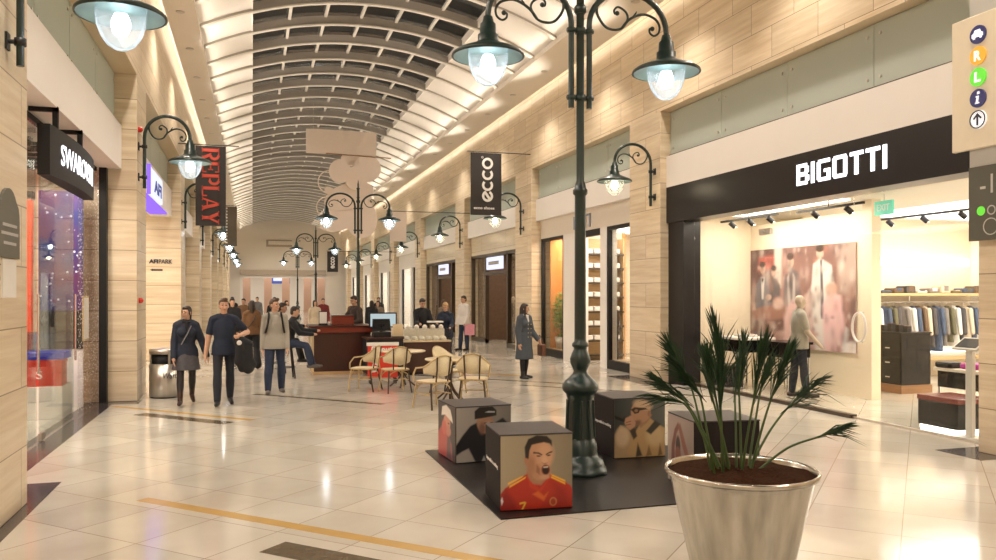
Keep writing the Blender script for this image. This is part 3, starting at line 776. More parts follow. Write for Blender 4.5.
posts = [((3.33, 7.86, .012), 'dark green double lamp post standing on the black mat between picture cubes'),
         ((3.30, 26.2, 0), 'double lamp post rising behind the man at the mahogany counter'),
         ((3.30, 44.3, 0), 'smaller double lamp post seen behind the first kiosk, beside the hanging banner'),
         ((3.30, 62.4, 0), 'smallest double lamp post near the far end wall')]
post.location = posts[0][0]; post['label'] = posts[0][1]
for p, l in posts[1:]: dup(post, p, 0, l)

def make_wall_lamp(m, lx):
    t = thing('wall_lamp', (0, 0, 0), '', 'wall lamp', 0, 'wall lanterns on the pillars')
    global LX; LX = lx; ar = arm(t, 1, 3.80, 4.72)
    for z in (4.0, 4.55):
        b = MB(); b.tube([(0, 0, z), (.12, 0, z)], .02, 8); b.lathe([(.03, -.03), (.047, -.03), (.047, .03), (.03, .03)], 12, (.103, 0, z)); b.box(0, .018, -.05, .05, z - .07, z + .07)
        b.build('wall_bracket', M['iron'], t)
    lantern(t, lx, 4.29, m)
    return t
wl = make_wall_lamp(M['lamp'], .87)
lw = [((XL, 7.55), 'large scroll lantern on the near stone pillar beside the hanging dark shop sign'),
      ((XL, 15.62), 'scroll lantern on the pillar just before the REPLAY banner'),
      ((XL, 24.85), 'scroll lantern partly hidden behind the REPLAY banner'),
      ((XL, 33.4), 'scroll lantern just beyond the brown banner, first of the small receding ones'),
      ((XL, 41.9), 'small receding lantern on the left wall, second one beyond the brown banner'),
      ((XL, 50.4), 'small receding left wall lantern, third from the far end'),
      ((XL, 58.9), 'tiny left wall lantern, second from the far end'),
      ((XL, 67.4), 'tiny left wall lantern nearest to the far end wall')]
wl.location = (lw[0][0][0], lw[0][0][1], 0); wl['label'] = lw[0][1]
for (x, y), l in lw[1:]: dup(wl, (x, y, 0), 0, l)
wr = make_wall_lamp(M['warmlamp'], .96)
rw = [((XR, 15.58), 'scroll lantern on the stone pillar beside the BIGOTTI shopfront'),
      ((XR, 24.35), 'scroll lantern on the pillar below the ecco banner'),
      ((XR, 32.2), 'scroll lantern on the pillar behind the two counter assistants'),
      ((XR, 41.1), 'scroll lantern above the pale hanging banner by the bright shops'),
      ((XR, 49.8), 'small receding right wall lantern, first beyond the bright shops'),
      ((XR, 58.1), 'tiny right wall lantern beside the dark far banner'),
      ((XR, 66.4), 'tiny right wall lantern nearest to the far end wall')]
wr.location = (rw[0][0][0], rw[0][0][1], 0); wr.rotation_euler = (0, 0, PI); wr['label'] = rw[0][1]
for (x, y), l in rw[1:]: dup(wr, (x, y, 0), PI, l)

# ------------------------------------------------------------------ banners
def banner(x0, x1, y, z0, z1, rod, m, label, group='hanging wall banners'):
    t = thing('banner', ((x0 + x1) / 2, y, z1), label, 'banner', 0, group)
    w_ = (x1 - x0) / 2
    b = MB(); N_ = 10
    R = []
    for i in range(N_ + 1):
        z = -(z1 - z0) * i / N_; dy = .01 * math.sin(i * .9)
        R.append([(-w_, dy - .004, z), (w_, dy - .004, z), (w_, dy + .004, z), (-w_, dy + .004, z)])
    b.rings(R, True, False); b.build('cloth', m, t)
    MB().tube([(rod[0] - (x0 + x1) / 2, 0, .03), (rod[1] - (x0 + x1) / 2, 0, .03)], .014, 8).build('rod', M['iron'], t)
    return t
bt = banner(-1.50, -.70, 23.7, 3.80, 6.03, (-1.95, -.35), M['banner'], 'black banner with red REPLAY lettering hung from the left wall')
# REPLAY in slab-serif capitals, reading downwards
SER = {}
def serif_letter(b, ch, fn, w, h, st):
    """capital built from stems, bars and serifs in a w x h box"""
    th = st * .42; sf = st * .22
    def bar(x0, y0, x1, y1): b.prism([(x0, y0), (x1, y0), (x1, y1), (x0, y1)], fn, 0, .008)
    def stem(x):
        bar(x, 0, x + st, h); bar(x - sf, 0, x + st + sf, th * .8); bar(x - sf, h - th * .8, x + st + sf, h)
    def bowl(x, y0, y1, r):
        c = (y0 + y1) / 2; R = (y1 - y0) / 2
        pts = [(x + r * math.cos(a), c + (R - th / 2) * math.sin(a)) for a in [PI / 2 - PI * i / 12 for i in range(13)]]
        bar(x - r * .6, y1 - th, x, y1); bar(x - r * .6, y0, x, y0 + th)
        b.ribbon([(x, c + R - th / 2)] + pts[1:-1] + [(x, c - R + th / 2)], st * .85, fn, 0, .008)
    x = sf
    if ch in 'RP':
        stem(x); bowl(x + st + w * .28, h * (.46 if ch == 'R' else .42), h, w * .30)
        if ch == 'R': b.prism([(x + st + w * .12, h * .5), (x + st + w * .36, h * .5), (w, 0), (w - st * 1.1, 0)], fn, 0, .008); bar(w - st * 1.3, 0, w + sf, th * .8)
    elif ch == 'E':
        stem(x); bar(x, h - th, w, h); bar(x, 0, w, th); bar(x, h * .5 - th / 2, w * .8, h * .5 + th / 2)
        bar(w - th, h - h * .24, w, h); bar(w - th, 0, w, h * .26); bar(w * .8 - th, h * .36, w * .8, h * .64)
    elif ch == 'L':
        stem(x); bar(x, 0, w, th); bar(w - th, 0, w, h * .3)
    elif ch == 'A':
        b.prism([(0, 0), (st * .6, 0), (w / 2 + st * .1, h), (w / 2 - st * .3, h)], fn, 0, .008)
        b.prism([(w - st * 1.25, 0), (w, 0), (w / 2 + st * .45, h), (w / 2 - st * .45, h)], fn, 0, .008)
        bar(w * .22, h * .28, w * .75, h * .28 + th * .8); bar(-sf, 0, st * 1.0, th * .8); bar(w - st * 1.6, 0, w + sf, th * .8)
    elif ch == 'Y':
        bar(w / 2 - st / 2, 0, w / 2 + st / 2, h * .48); bar(w / 2 - st / 2 - sf, 0, w / 2 + st / 2 + sf, th * .8)
        b.prism([(0, h), (st * 1.2, h), (w / 2 + st / 2, h * .42), (w / 2 - st / 2, h * .42)], fn, 0, .008)
        b.prism([(w - st * .7, h), (w, h), (w / 2 + st / 2, h * .42), (w / 2 - st * .1, h * .42)], fn, 0, .008)
        bar(-sf, h - th * .8, st * 1.6, h); bar(w - st * 1.4, h - th * .8, w + sf, h)
b = MB(); z = -.06
for ch, w_ in zip('REPLAY', (.36, .33, .33, .31, .38, .36)):
    serif_letter(b, ch, frame_fn((-.235, -.014, z), (0, 0, -1), (1, 0, 0), (0, -1, 0)), w_ * .93, .46, .085); z -= w_ + .012
b.build('lettering', M['letterred'], bt)

be = banner(6.41, 7.40, 23.7, 4.33, 6.25, (6.3, 8.35), M['banner'], 'black banner with white ecco lettering hung from the right wall')
b = MB(); W_ = .075
def arc(cx, cy, r, a0, a1, fn, n=22, w_=W_):
    b.ribbon([(cx + r * math.cos(math.radians(a0 + (a1 - a0) * i / n)), cy + r * math.sin(math.radians(a0 + (a1 - a0) * i / n))) for i in range(n + 1)], w_, fn, 0, .008)
fn = frame_fn((.04, -.014, -1.33), (0, 0, 1), (-1, 0, 0), (0, -1, 0))   # reads upwards
R_ = .14
for i, (a0, a1) in enumerate(((20, 335), (45, 315), (45, 315), (0, 360))):
    arc(.0 + i * .335, 0, R_, a0, a1, fn)
b.ribbon([(-.10, -.075), (.115, .075)], .08, fn, 0, .008)
arc(1.19, .165, .028, 0, 360, fn, 12, .016)
text_mb(b, 'ecco shoes', frame_fn((-.40, -.014, -1.74), (1, 0, 0), (0, 0, 1), (0, -1, 0)), .66, .085, .006, .02)
b.build('lettering', M['letterwhite'], be)
b2 = banner(-.94, -.55, 32.0, 3.72, 5.22, (-1.95, -.45), M['banner2'], 'brown banner with pale dotted edge hanging beyond REPLAY')
b = MB()
for i in range(12): b.box(-.19, -.145, -.014, -.006, -.10 - .118 * i, -.045 - .118 * i)
b.build('dotted_edge', M['letterwhite'], b2)
b3 = banner(4.16 + 2.9, 4.69 + 3.0, 46.0, 3.15, 4.35, (7.0, 8.35), M['banner'], 'small dark banner with pale lettering far along the right wall')
b3.location = (4.55, 48.0, 4.40)
b = MB(); text_mb(b, 'ecco', frame_fn((.12, -.014, -1.0), (0, 0, 1), (-1, 0, 0), (0, -1, 0)), .7, .24, .006, .03); b.build('lettering', M['letterwhite'], b3)
for ch in b3.children:
    if ch.name.startswith('rod'): ch.data = MB().tube([(-.35, 0, .03), (3.8, 0, .03)], .016, 8).build('rod_temp', M['iron']).data
for o in [o for o in bpy.data.objects if o.name.startswith('rod_temp')]: bpy.data.objects.remove(o)
banner(5.13, 5.78, 31.0, 3.95, 5.10, (5.0, 8.35), M['hanging'], 'plain pale banner hanging beside the upper right wall')

# hanging ornament of pale boards and discs under the vault
t = thing('hanging_ornament', (3.15, 30, 6.64), 'pale hanging ornament of a long board, discs and petals under the vault', 'decoration')
b = MB(); b.box(-1.26, 1.30, -.03, .03, .42, 1.30); b.box(-1.1, 1.0, -.02, .02, 1.29, 1.31); b.build('board', M['hanging'], t)
MB().tube([(-.55, -.05, .43), (1.85, -.05, .36)], .018, 8).build('rod', M['wood'], t)
def disc(nm, cx, cz, rx, rz, dy, rot=0):
    bb = MB(); bb.prism([(cx + rx * math.cos(a) * math.cos(rot) - rz * math.sin(a) * math.sin(rot), cz + rx * math.cos(a) * math.sin(rot) + rz * math.sin(a) * math.cos(rot)) for a in [2 * PI * i / 40 for i in range(40)]], lambda u, v, d: Vector((u, d, v)), dy - .02, dy + .02); bb.build(nm, M['hanging'], t)
disc('disc', -.05, -.22, .40, .44, -.1); disc('disc', .95, -.05, .52, .50, .0); disc('petal', .55, -.45, .42, .45, -.05); disc('petal', .30, -1.1, .95, .48, .05, .35); disc('petal', .1, -1.75, 1.0, .55, .1, .55); disc('petal', .75, -1.9, .6, .75, .15, .1); disc('petal', .35, .28, .35, .25, .05); disc('petal', -.35, -.98, .28, .14, 0, -.5)
for r_, cx, cz in ((.43, -.40, -.62), (.38, -.50, -1.55)):
    MB().tube([(cx + r_ * math.cos(a), 0, cz + r_ * math.sin(a)) for a in [PI * .45 + PI * 1.15 * i / 24 for i in range(25)]], .022, 8).build('ring', M['hanging'], t)
b = MB()
for x in (-1.0, 1.1): b.tube([(x, 0, 1.30), (x, 0, 2.25)], .006, 6)
b.build('wire', M['steel'], t)

# ------------------------------------------------------------------ signs
# letters on the black fascia
t = thing('shop_sign', (8.5, 10.05, 3.66), 'white glowing BIGOTTI letters on the black fascia', 'shop sign')
b = MB(); fn = frame_fn((-.002, .99, 0), (0, -1, 0), (0, 0, 1), (-1, 0, 0))
H_ = .34; T_ = .074; B_ = .058
def rbar(x0, y0, x1, y1): b.prism([(x0, y0), (x1, y0), (x1, y1), (x0, y1)], fn, .0, .012)
def L_B(x): rbar(x, 0, x + T_, H_); rbar(x + T_, 0, x + .26, B_); rbar(x + T_, H_ - B_, x + .25, H_); rbar(x + T_, .137, x + .255, .203); rbar(x + .215, .055, x + .30, .15); rbar(x + .205, .19, x + .288, H_ - .05)
def L_I(x): rbar(x, 0, x + T_, H_)
def L_G(x): rbar(x, .03, x + T_, H_ - .03); rbar(x + .03, 0, x + .30, B_); rbar(x + .03, H_ - B_, x + .29, H_); rbar(x + .225, B_, x + .30, .185); rbar(x + .16, .135, x + .225, .185)
def L_O(x): rbar(x, .03, x + T_, H_ - .03); rbar(x + .235, .03, x + .235 + T_, H_ - .03); rbar(x + .03, 0, x + .29, B_); rbar(x + .03, H_ - B_, x + .29, H_)
def L_T(x): rbar(x, H_ - B_, x + .27, H_); rbar(x + .0925, 0, x + .0925 + T_, H_ - B_)
x = 0
for f_, w_ in ((L_B, .30), (L_I, .085), (L_G, .30), (L_O, .32), (L_T, .27), (L_T, .27), (L_I, .085)): f_(x); x += w_ + .053
b.build('lettering', M['letterglow'], t)

# hanging curved sign of the jewellery shop
t = thing('hanging_shop_sign', (-2.22, 11.53, 3.55), 'dark curved hanging sign with white SWAROVSKI letters under the white band', 'shop sign')
b = MB(); R = []
for i in range(17):
    y = -1.32 + 2.64 * i / 16; x = .30 * (1 - (y / 1.32) ** 2) * .22
    R.append([(-.11, y, -.29), (x + .02, y, -.29), (x + .02, y, .29), (-.11, y, .29)])
b.rings(R, True, False); b.build('body', M['blackmatt'], t)
def curve_fn(u, v, d):
    y = -.93 + u; x = .30 * (1 - (y / 1.32) ** 2) * .22
    return Vector((x + .022 + d, y, -.12 + v))
b = MB(); text_mb(b, 'SWAROVSKI', curve_fn, 2.0, .25, .006, .0); b.build('lettering', M['letterglow'], t)
for y in (-.95, .45):
    b = MB(); b.box(-.03, .03, y - .03, y + .03, .28, .56); b.box(-.28, .03, y - .03, y + .03, .5, .56); b.build('bracket', M['blackmatt'], t)

# second left bay: white lightbox with violet edges
t = thing('lightbox_sign', (-2.2, 20.5, 4.1), 'white lightbox sign with violet glowing edge before the REPLAY banner', 'shop sign')
MB().box(-.02, .06, -1.4, 1.1, .02, .62).build('face', M['lightbox'], t)
MB().box(-.4, .02, -3.0, 2.6, -.07, -.02).build('violet_tube', M['violet'], t)
MB().box(-.03, .07, -1.5, -1.4, .0, .66).build('violet_edge', M['violet'], t)
b = MB(); text_mb(b, 'AFI', frame_fn((.062, -.7, .14), (0, 1, 0), (0, 0, 1), (1, 0, 0)), 1.5, .30, .01, .03); b.build('lettering', M['letterblue'], t)
# parking sign lettering on the stone
t = thing('parking_sign', (-2.5, 24.65, 2.75), 'dark AFI PARK lettering with small arrow plate on pale stone', 'sign')
b = MB(); fn = frame_fn((-.30, -.012, .02), (1, 0, 0), (0, 0, 1), (0, -1, 0))
text_mb(b, 'AFI', fn, .24, .12, .012, .045)
text_mb(b, 'PARK', frame_fn((-.04, -.012, .02), (1, 0, 0), (0, 0, 1), (0, -1, 0)), .36, .12, .012, .012); b.build('lettering', M['letterdark'], t)
b = MB(); b.box(-.20, .06, -.012, 0, -.19, -.14); b.prism([(-.27, -.165), (-.20, -.20), (-.20, -.13)], lambda u, v, d: Vector((u, d, v)), -.012, 0); b.build('arrow', M['letterdark'], t)

# direction sign with round symbols on the near right pillar
t = thing('direction_sign', (8.28, 7.12, 3.62), 'pale sign board with five round coloured symbols on the near right pillar', 'direction sign')
MB().box(-.10, -.04, -.35, .60, 0, 1.58, .01).build('board', M['signboard'], t)
MB().box(-.04, .08, -.62, .40, -1.0, 2.1).build('back_plate', M['postgrey'], t)
fnS = frame_fn((-.10, .22, 0), (0, -1, 0), (0, 0, 1), (-1, 0, 0))
def circ(u, v, r, fn, d0, d1, bb, n=28): bb.prism([(u + r * math.cos(2 * PI * i / n), v + r * math.sin(2 * PI * i / n)) for i in range(n)], fn, d0, d1)
for i, m_ in enumerate(('navydisc', 'orangedisc', 'greendisc', 'navydisc', 'whitedisc')):
    v = 1.335 - .250 * i; bb = MB(); circ(0, v, .108, fnS, 0, .02, bb); d = bb.build('symbol_disc', M[m_], t)
    g = MB(); P = lambda pts: g.prism([(u, v + w_) for u, w_ in pts], fnS, .02, .026)
    if i == 0:
        P([(-.075, -.03), (.075, -.03), (.075, .01), (.05, .02), (.035, .055), (-.035, .055), (-.05, .02), (-.075, .01)]); P([(-.06, -.05), (-.03, -.05), (-.03, -.03), (-.06, -.03)]); P([(.03, -.05), (.06, -.05), (.06, -.03), (.03, -.03)])
    elif i == 1: text_mb(g, 'R', frame_fn((-.10, .22 + .045, v - .06), (0, -1, 0), (0, 0, 1), (-1, 0, 0)), .09, .12, .006, .03, .02)
    elif i == 2: text_mb(g, 'L', frame_fn((-.10, .22 + .04, v - .06), (0, -1, 0), (0, 0, 1), (-1, 0, 0)), .085, .12, .006, .03, .02)
    elif i == 3: P([(-.03, -.065), (.025, -.065), (.025, -.05), (.01, -.05), (.022, .025), (-.02, .025), (-.022, .012), (-.01, .012), (-.02, -.05), (-.03, -.05)]); P([(-.002, .045), (.028, .045), (.028, .075), (-.002, .075)])
    else:
        P([(-.012, -.07), (.012, -.07), (.012, .04), (-.012, .04)]); P([(0, .075), (-.06, .015), (-.045, 0), (0, .045), (.045, 0), (.06, .015)])
        ring = [(.1 * math.cos(a), v + .1 * math.sin(a)) for a in [2 * PI * k / 30 for k in range(31)]]; g.ribbon(ring, .014, fnS, .02, .026)
    g.build('symbol', M['letterdark'] if i == 4 else M['whitedisc'], d)
t = thing('level_sign', (8.28, 7.12, 2.53), 'olive grey panel reading -1 below the round symbols', 'sign')
MB().box(-.055, -.04, -.6, .40, 0, .88).build('panel', M['signgrey'], t)
b = MB(); text_mb(b, '-1', frame_fn((-.055, .24, .55), (0, -1, 0), (0, 0, 1), (-1, 0, 0)), .17, .22, .004, .0); circ(-.02 + .02, 0, .01, frame_fn((-.055, .0, .66), (0, -1, 0), (0, 0, 1), (-1, 0, 0)), 0, .004, b)
b.ribbon([(.08 * math.cos(a), .08 * math.sin(a)) for a in [2 * PI * k / 24 for k in range(25)]], .03, frame_fn((-.055, -.07, .66), (0, -1, 0), (0, 0, 1), (-1, 0, 0)), 0, .004)
for u, v, r in ((.18, .16, .095), (-.1, .16, .095)): b.ribbon([(-u + .0 + r * math.cos(a), v + r * math.sin(a)) for a in [2 * PI * k / 24 for k in range(25)]], .012, frame_fn((-.055, -.08, 0), (0, -1, 0), (0, 0, 1), (-1, 0, 0)), 0, .004)
b.build('lettering', M['postgrey'], t)
b = MB(); circ(0, 0, .055, frame_fn((-.055, .23, .35), (0, -1, 0), (0, 0, 1), (-1, 0, 0)), 0, .004, b); b.build('green_dot', M['greendisc'], t)
b = MB(); b.ribbon([(.05 * math.cos(a), .05 * math.sin(a)) for a in [2 * PI * k / 24 for k in range(25)]], .014, frame_fn((-.055, .09, .35), (0, -1, 0), (0, 0, 1), (-1, 0, 0)), 0, .004); b.build('ring_mark', M['postgrey'], t)

# arched dark plaque and notice on the near left pillar
t = thing('wall_plaque', (XL, 7.55, 2.2), 'dark arched plaque with pale lines on the near stone pillar', 'plaque')
b = MB(); pl = [(-.30, 0), (.30, 0), (.30, .32)] + [(.30 * math.cos(a) * (1 if math.sin(a) < .5 else .85), .32 + .26 * math.sin(a)) for a in [PI * i / 14 for i in range(1, 14)]] + [(-.30, .32)]
b.prism(pl, frame_fn((0, 0, 0), (0, 1, 0), (0, 0, 1), (1, 0, 0)), 0, .025); b.build('plate', M['signgrey'], t)
b = MB()
for z, w_ in ((.27, .2), (.20, .24), (.12, .18)): b.box(.025, .029, -w_, w_, z - .012, z + .012)
b.build('text_line', M['lettergrey'], t)
t = tag(MB().box(0, .012, -.2, .2, -.16, .16).build('paper_notice', M['paper'], None, (XL, 7.6, 2.03)), 'small white paper notice below the dark plaque', 'notice')
# small red alarm buttons
for (p, l) in (((-1.95, 15.62, 4.85), 'small red alarm light at the top of the lantern rod'), ((-1.95, 15.7, 1.78), 'small red call point low on the stone pillar by the bin')):
    tag(MB().lathe([(0, 0), (.05, 0), (.05, .04), (.03, .07), (0, .08)], 14).build('alarm_button', M['red'], None, p), l, 'alarm').rotation_euler = (0, PI / 2, 0)

M['letterblue2'] = mat('blue_grey_lettering', (.30, .34, .44), .3, var=.05)
# small sign letters of the second right shop
t = thing('shop_letters', (8.66, 20.3, 3.70), 'pale NTI letters above the shelved shop behind the lamp post', 'shop sign')
b = MB(); text_mb(b, 'NTI', frame_fn((-.01, .55, 0), (0, -1, 0), (0, 0, 1), (-1, 0, 0)), 1.15, .36, .03, .0); b.build('lettering', M['letterblue2'], t)
for y, l, w_ in ((28.4, 'white lit sign box above the dark bronze shop door', 1.9), (36.7, 'white lit sign box above the second bronze shop door', 1.7)):
    t = thing('lit_shop_sign', (8.62, y, 2.82), l, 'shop sign')
    MB().box(-.06, .03, -w_ / 2, w_ / 2, 0, .46).build('box', M['lightbox'], t)
    b = MB(); b.box(-.065, -.06, -w_ * .35, w_ * .35, .17, .30); b.build('mark', M['lettergrey'], t)
t = thing('info_sign', (3.0, 92, 3.05), 'blue and white hanging sign in the far hall', 'sign')
MB().box(-1.05, 1.05, -.05, .05, 0, 1.0).build('panel', M['letterblue'], t); MB().box(-.75, .75, -.06, -.05, .3, .7).build('stripe', M['lightbox'], t); MB().tube([(0, 0, 1.0), (0, 0, 1.3)], .03, 6).build('rod', M['iron'], t)
# ------------------------------------------------------------------ mat, picture cubes
tag(MB().box(2.0, 4.95, 6.42, 9.5, 0, .012).build('floor_mat', M['mat_']), 'black square mat under the lamp post and picture cubes', 'mat')
ZM = .012
def cube(loc, rotz, label, prints, w_=.64, h=.68, text=None):
    t = thing('picture_cube', loc, label, 'display cube', rotz, 'picture cubes around the lamp post')
    q = w_ / 2
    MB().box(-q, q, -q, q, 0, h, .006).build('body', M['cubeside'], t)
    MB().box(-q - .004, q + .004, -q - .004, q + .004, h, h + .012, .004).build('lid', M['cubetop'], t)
    for side, img in prints.items():
        fn = frame_fn((-q + .004, -q - .001, .01), (1, 0, 0), (0, 0, 1), (0, -1, 0)) if side == 'front' else frame_fn((-q - .001, q - .004, .01), (0, -1, 0), (0, 0, 1), (-1, 0, 0))
        print_panel('printed_picture', fn, w_ - .008, h - .012, img, t)
    if text:
        b = MB(); text_mb(b, text, frame_fn((-q, q - .06, .34), (0, -1, 0), (0, 0, 1), (-1, 0, 0)), .50, .045, .002, .01); b.build('lettering', M['letterwhite'], t)
    return t
SK, SKd, SKl = (.50, .27, .16), (.30, .14, .075), (.66, .40, .26)
foot = paint(110, 116, lambda u, v: (np.array([.30, .25, .17])[None, None] * (1.05 - .75 * np.clip((u - .55), 0, .5)[..., None] + .5 * np.clip(.35 - u, 0, .4)[..., None])), [
    ('p', [(-.02, -.02), (.0, .22), (.06, .30), (.22, .39), (.36, .48), (.66, .47), (.82, .40), (.97, .30), (1.02, .22), (1.02, -.02)], (.42, .025, .010), .02),
    ('p', [(-.02, -.02), (.0, .20), (.08, .27), (.20, .10), (.24, -.02)], (.26, .012, .008), .08),
    ('p', [(.55, .0), (.75, .2), (.72, .36), (.9, .26), (1.0, .0)], (.30, .016, .008), .12),
    ('p', [(.10, .34), (.30, .44), (.31, .46), (.10, .37)], (.80, .42, .04), .012), ('p', [(.12, .30), (.34, .42), (.35, .445), (.12, .33)], (.80, .42, .04), .012),
    ('p', [(.70, .44), (.90, .345), (.90, .37), (.70, .465)], (.80, .42, .04), .012), ('p', [(.70, .41), (.90, .31), (.90, .335), (.70, .435)], (.80, .42, .04), .012),
    ('p', [(.37, .64), (.37, .44), (.44, .34), (.56, .32), (.66, .42), (.68, .62)], (.36, .18, .10), .03),
    ('p', [(.36, .52), (.40, .38), (.54, .27), (.66, .40), (.72, .46), (.55, .22), (.40, .30)], (.5, .04, .015), .02),
    ('p', [(.44, .20), (.52, .24), (.60, .17), (.66, .22), (.60, .10)], (.62, .12, .02), .03),
    ('e', .535, .70, .175, .225, -.05, SK, .025), ('e', .56, .50, .135, .12, .15, (.44, .23, .13), .03),
    ('e', .355, .66, .032, .06, .1, (.40, .19, .11), .015),
    ('e', .62, .74, .11, .16, 0, (.58, .33, .20), .09), ('e', .42, .60, .06, .12, 0, (.36, .18, .10), .06),
    ('p', [(.34, .70), (.33, .84), (.38, .95), (.50, 1.0), (.64, .985), (.71, .92), (.715, .84), (.68, .88), (.60, .90), (.50, .885), (.43, .87), (.40, .80), (.385, .68)], (.018, .012, .010), .018),
    ('p', [(.45, .775), (.53, .765), (.58, .735), (.57, .72), (.52, .745), (.45, .752)], (.05, .025, .018), .012), ('p', [(.62, .735), (.68, .77), (.72, .775), (.715, .755), (.67, .745), (.63, .718)], (.05, .025, .018), .012),
    ('e', .525, .715, .030, .011, -.1, (.07, .035, .025), .01), ('e', .668, .72, .027, .011, .1, (.07, .035, .025), .01),
    ('p', [(.59, .72), (.565, .635), (.60, .615), (.655, .625), (.645, .66), (.625, .73)], (.62, .36, .23), .02), ('p', [(.565, .632), (.60, .612), (.655, .622), (.64, .612), (.60, .602)], (.20, .09, .055), .01),
    ('e', .625, .525, .062, .072, .1, (.26, .08, .055), .012), ('e', .625, .522, .048, .058, .1, (.03, .010, .008), .012), ('p', [(.59, .568), (.66, .572), (.655, .552), (.595, .55)], (.6, .52, .42), .01),
    ('p', [(.50, .60), (.545, .54), (.54, .46), (.49, .50)], (.28, .13, .075), .02), ('e', .61, .425, .07, .028, 0, (.52, .29, .18), .02),
    ('e', .73, .085, .052, .06, 0, (.50, .20, .06), .012), ('e', .73, .085, .036, .044, 0, (.32, .04, .015), .012),
    ('p', [(.26, .095), (.335, .105), (.355, .09), (.31, .00), (.285, .0), (.325, .08), (.262, .07)], (.78, .48, .05), .012),
    ('p', [(.0, .14), (.02, .18), (.035, .12), (.015, .07)], (.7, .7, .7), .015), ])
cube((2.41, 6.92, ZM), math.radians(-5), 'dark cube printed with a shouting player in a red football shirt', {'front': foot}, .655, .655, 'impossible is nothing')
mic = paint(100, 106, lambda u, v: np.array([.055, .06, .055])[None, None] * (.7 + 1.0 * u + .3 * v)[..., None], [
    ('p', [(.0, -.02), (.02, .40), (.12, .56), (.25, .50), (.38, .40), (.42, -.02)], (.42, .29, .16), .03), ('p', [(.25, .1), (.40, .42), (.50, .56), (.68, .68), (.86, .55), (1.0, .48), (1.02, -.02), (.3, -.02)], (.46, .30, .14), .03),
    ('e', .16, .36, .13, .17, 0, (.58, .43, .27), .07), ('e', .80, .35, .17, .18, .3, (.58, .42, .22), .1),
    ('p', [(.62, .44), (.80, .62), (.92, .55), (.72, .38)], (.045, .04, .03), .03), ('p', [(.42, .0), (.46, .25), (.55, .02)], (.06, .05, .035), .03), ('p', [(.62, .0), (.68, .2), (.74, .02)], (.22, .14, .06), .03), ('p', [(.86, .0), (.9, .22), (.95, .02)], (.16, .10, .05), .03),
    ('p', [(.38, .62), (.52, .50), (.66, .60), (.74, .72), (.60, .80)], (.36, .20, .11), .03), ('e', .52, .78, .195, .19, 0, (.46, .26, .15), .02), ('e', .56, .90, .18, .085, -.2, (.60, .42, .27), .05), ('e', .68, .74, .028, .05, 0, (.34, .17, .10), .015),
    ('p', [(.32, .82), (.40, .86), (.62, .84), (.66, .81), (.62, .815), (.50, .80), (.48, .76), (.40, .745), (.36, .79)], (.04, .025, .018), .012), ('e', .43, .80, .035, .026, 0, (.30, .16, .09), .01),
    ('p', [(.31, .72), (.28, .66), (.36, .66)], (.54, .31, .19), .02), ('e', .36, .60, .06, .03, 0, (.12, .05, .04), .02), ('e', .44, .58, .09, .05, .4, (.20, .11, .07), .04),
    ('p', [(.0, .735), (.20, .655), (.22, .60), (.02, .675)], (.018, .016, .016), .012), ('e', .26, .63, .10, .055, -.5, (.030, .026, .024), .02),
    ('p', [(.22, .68), (.34, .72), (.42, .60), (.40, .48), (.34, .44), (.24, .52), (.20, .60)], (.50, .28, .17), .025), ('p', [(.23, .61), (.33, .63), (.33, .615), (.23, .595)], (.22, .10, .06), .01), ('p', [(.23, .565), (.33, .58), (.33, .565), (.23, .55)], (.22, .10, .06), .01),
    ('p', [(.30, .46), (.40, .52), (.45, .36), (.38, .30)], (.06, .045, .03), .03), ])
cube((4.29, 8.66, ZM), math.radians(-3), 'dark cube printed with a man in glasses singing into a microphone', {'front': mic}, .64, .68, 'impossible is nothing')
bean = paint(96, 100, lambda u, v: np.array([.33, .30, .27])[None, None] * (1.1 - .5 * u)[..., None], [
    ('p', [(-.02, .30), (.10, .48), (.25, .66), (.42, .74), (.70, .70), (.85, .78), (1.02, .60), (1.02, -.02), (.35, -.02), (.22, .25), (.10, .2), (-.02, .12)], (.012, .012, .016), .03),
    ('e', .52, .70, .15, .19, .1, (.36, .20, .13), .025), ('e', .60, .62, .10, .12, 0, (.46, .27, .18), .05), ('e', .47, .60, .06, .10, 0, (.20, .10, .07), .05),
    ('p', [(.33, .78), (.33, .93), (.42, 1.0), (.66, 1.0), (.73, .93), (.73, .83), (.52, .80)], (.016, .014, .014), .018),
    ('p', [(.52, .90), (.58, .92), (.70, .91), (.70, .885), (.58, .89)], (.5, .5, .5), .012), ('e', .53, .70, .03, .012, 0, (.05, .03, .02), .01), ('e', .64, .70, .03, .012, 0, (.05, .03, .02), .01), ('e', .59, .55, .05, .015, 0, (.22, .08, .06), .012),
    ('p', [(.46, .0), (.50, .10), (.54, .0)], (.35, .35, .34), .02), ])
capm = paint(60, 90, (.030, .026, .026), [
    ('p', [(-.02, -.02), (.0, .42), (.25, .58), (.55, .50), (.78, .30), (.85, -.02)], (.42, .06, .055), .05), ('p', [(.50, .0), (.55, .45), (.72, .36), (.80, .0)], (.10, .06, .07), .05), ('e', .52, .66, .20, .16, .1, (.52, .24, .17), .03), ('e', .60, .52, .15, .1, 0, (.46, .20, .15), .04),
    ('e', .36, .55, .14, .14, 0, (.50, .10, .09), .05), ('p', [(.20, .76), (.24, .93), (.48, .99), (.72, .93), (.82, .80), (.86, .70), (.60, .76), (.42, .80)], (.70, .66, .58), .025), ('e', .62, .66, .05, .015, 0, (.06, .03, .02), .012), ])
cube((2.47, 8.98, ZM), math.radians(4), 'cube with a black beanie portrait and a white cap portrait on its other side', {'front': bean, 'side': capm}, .66, .62)
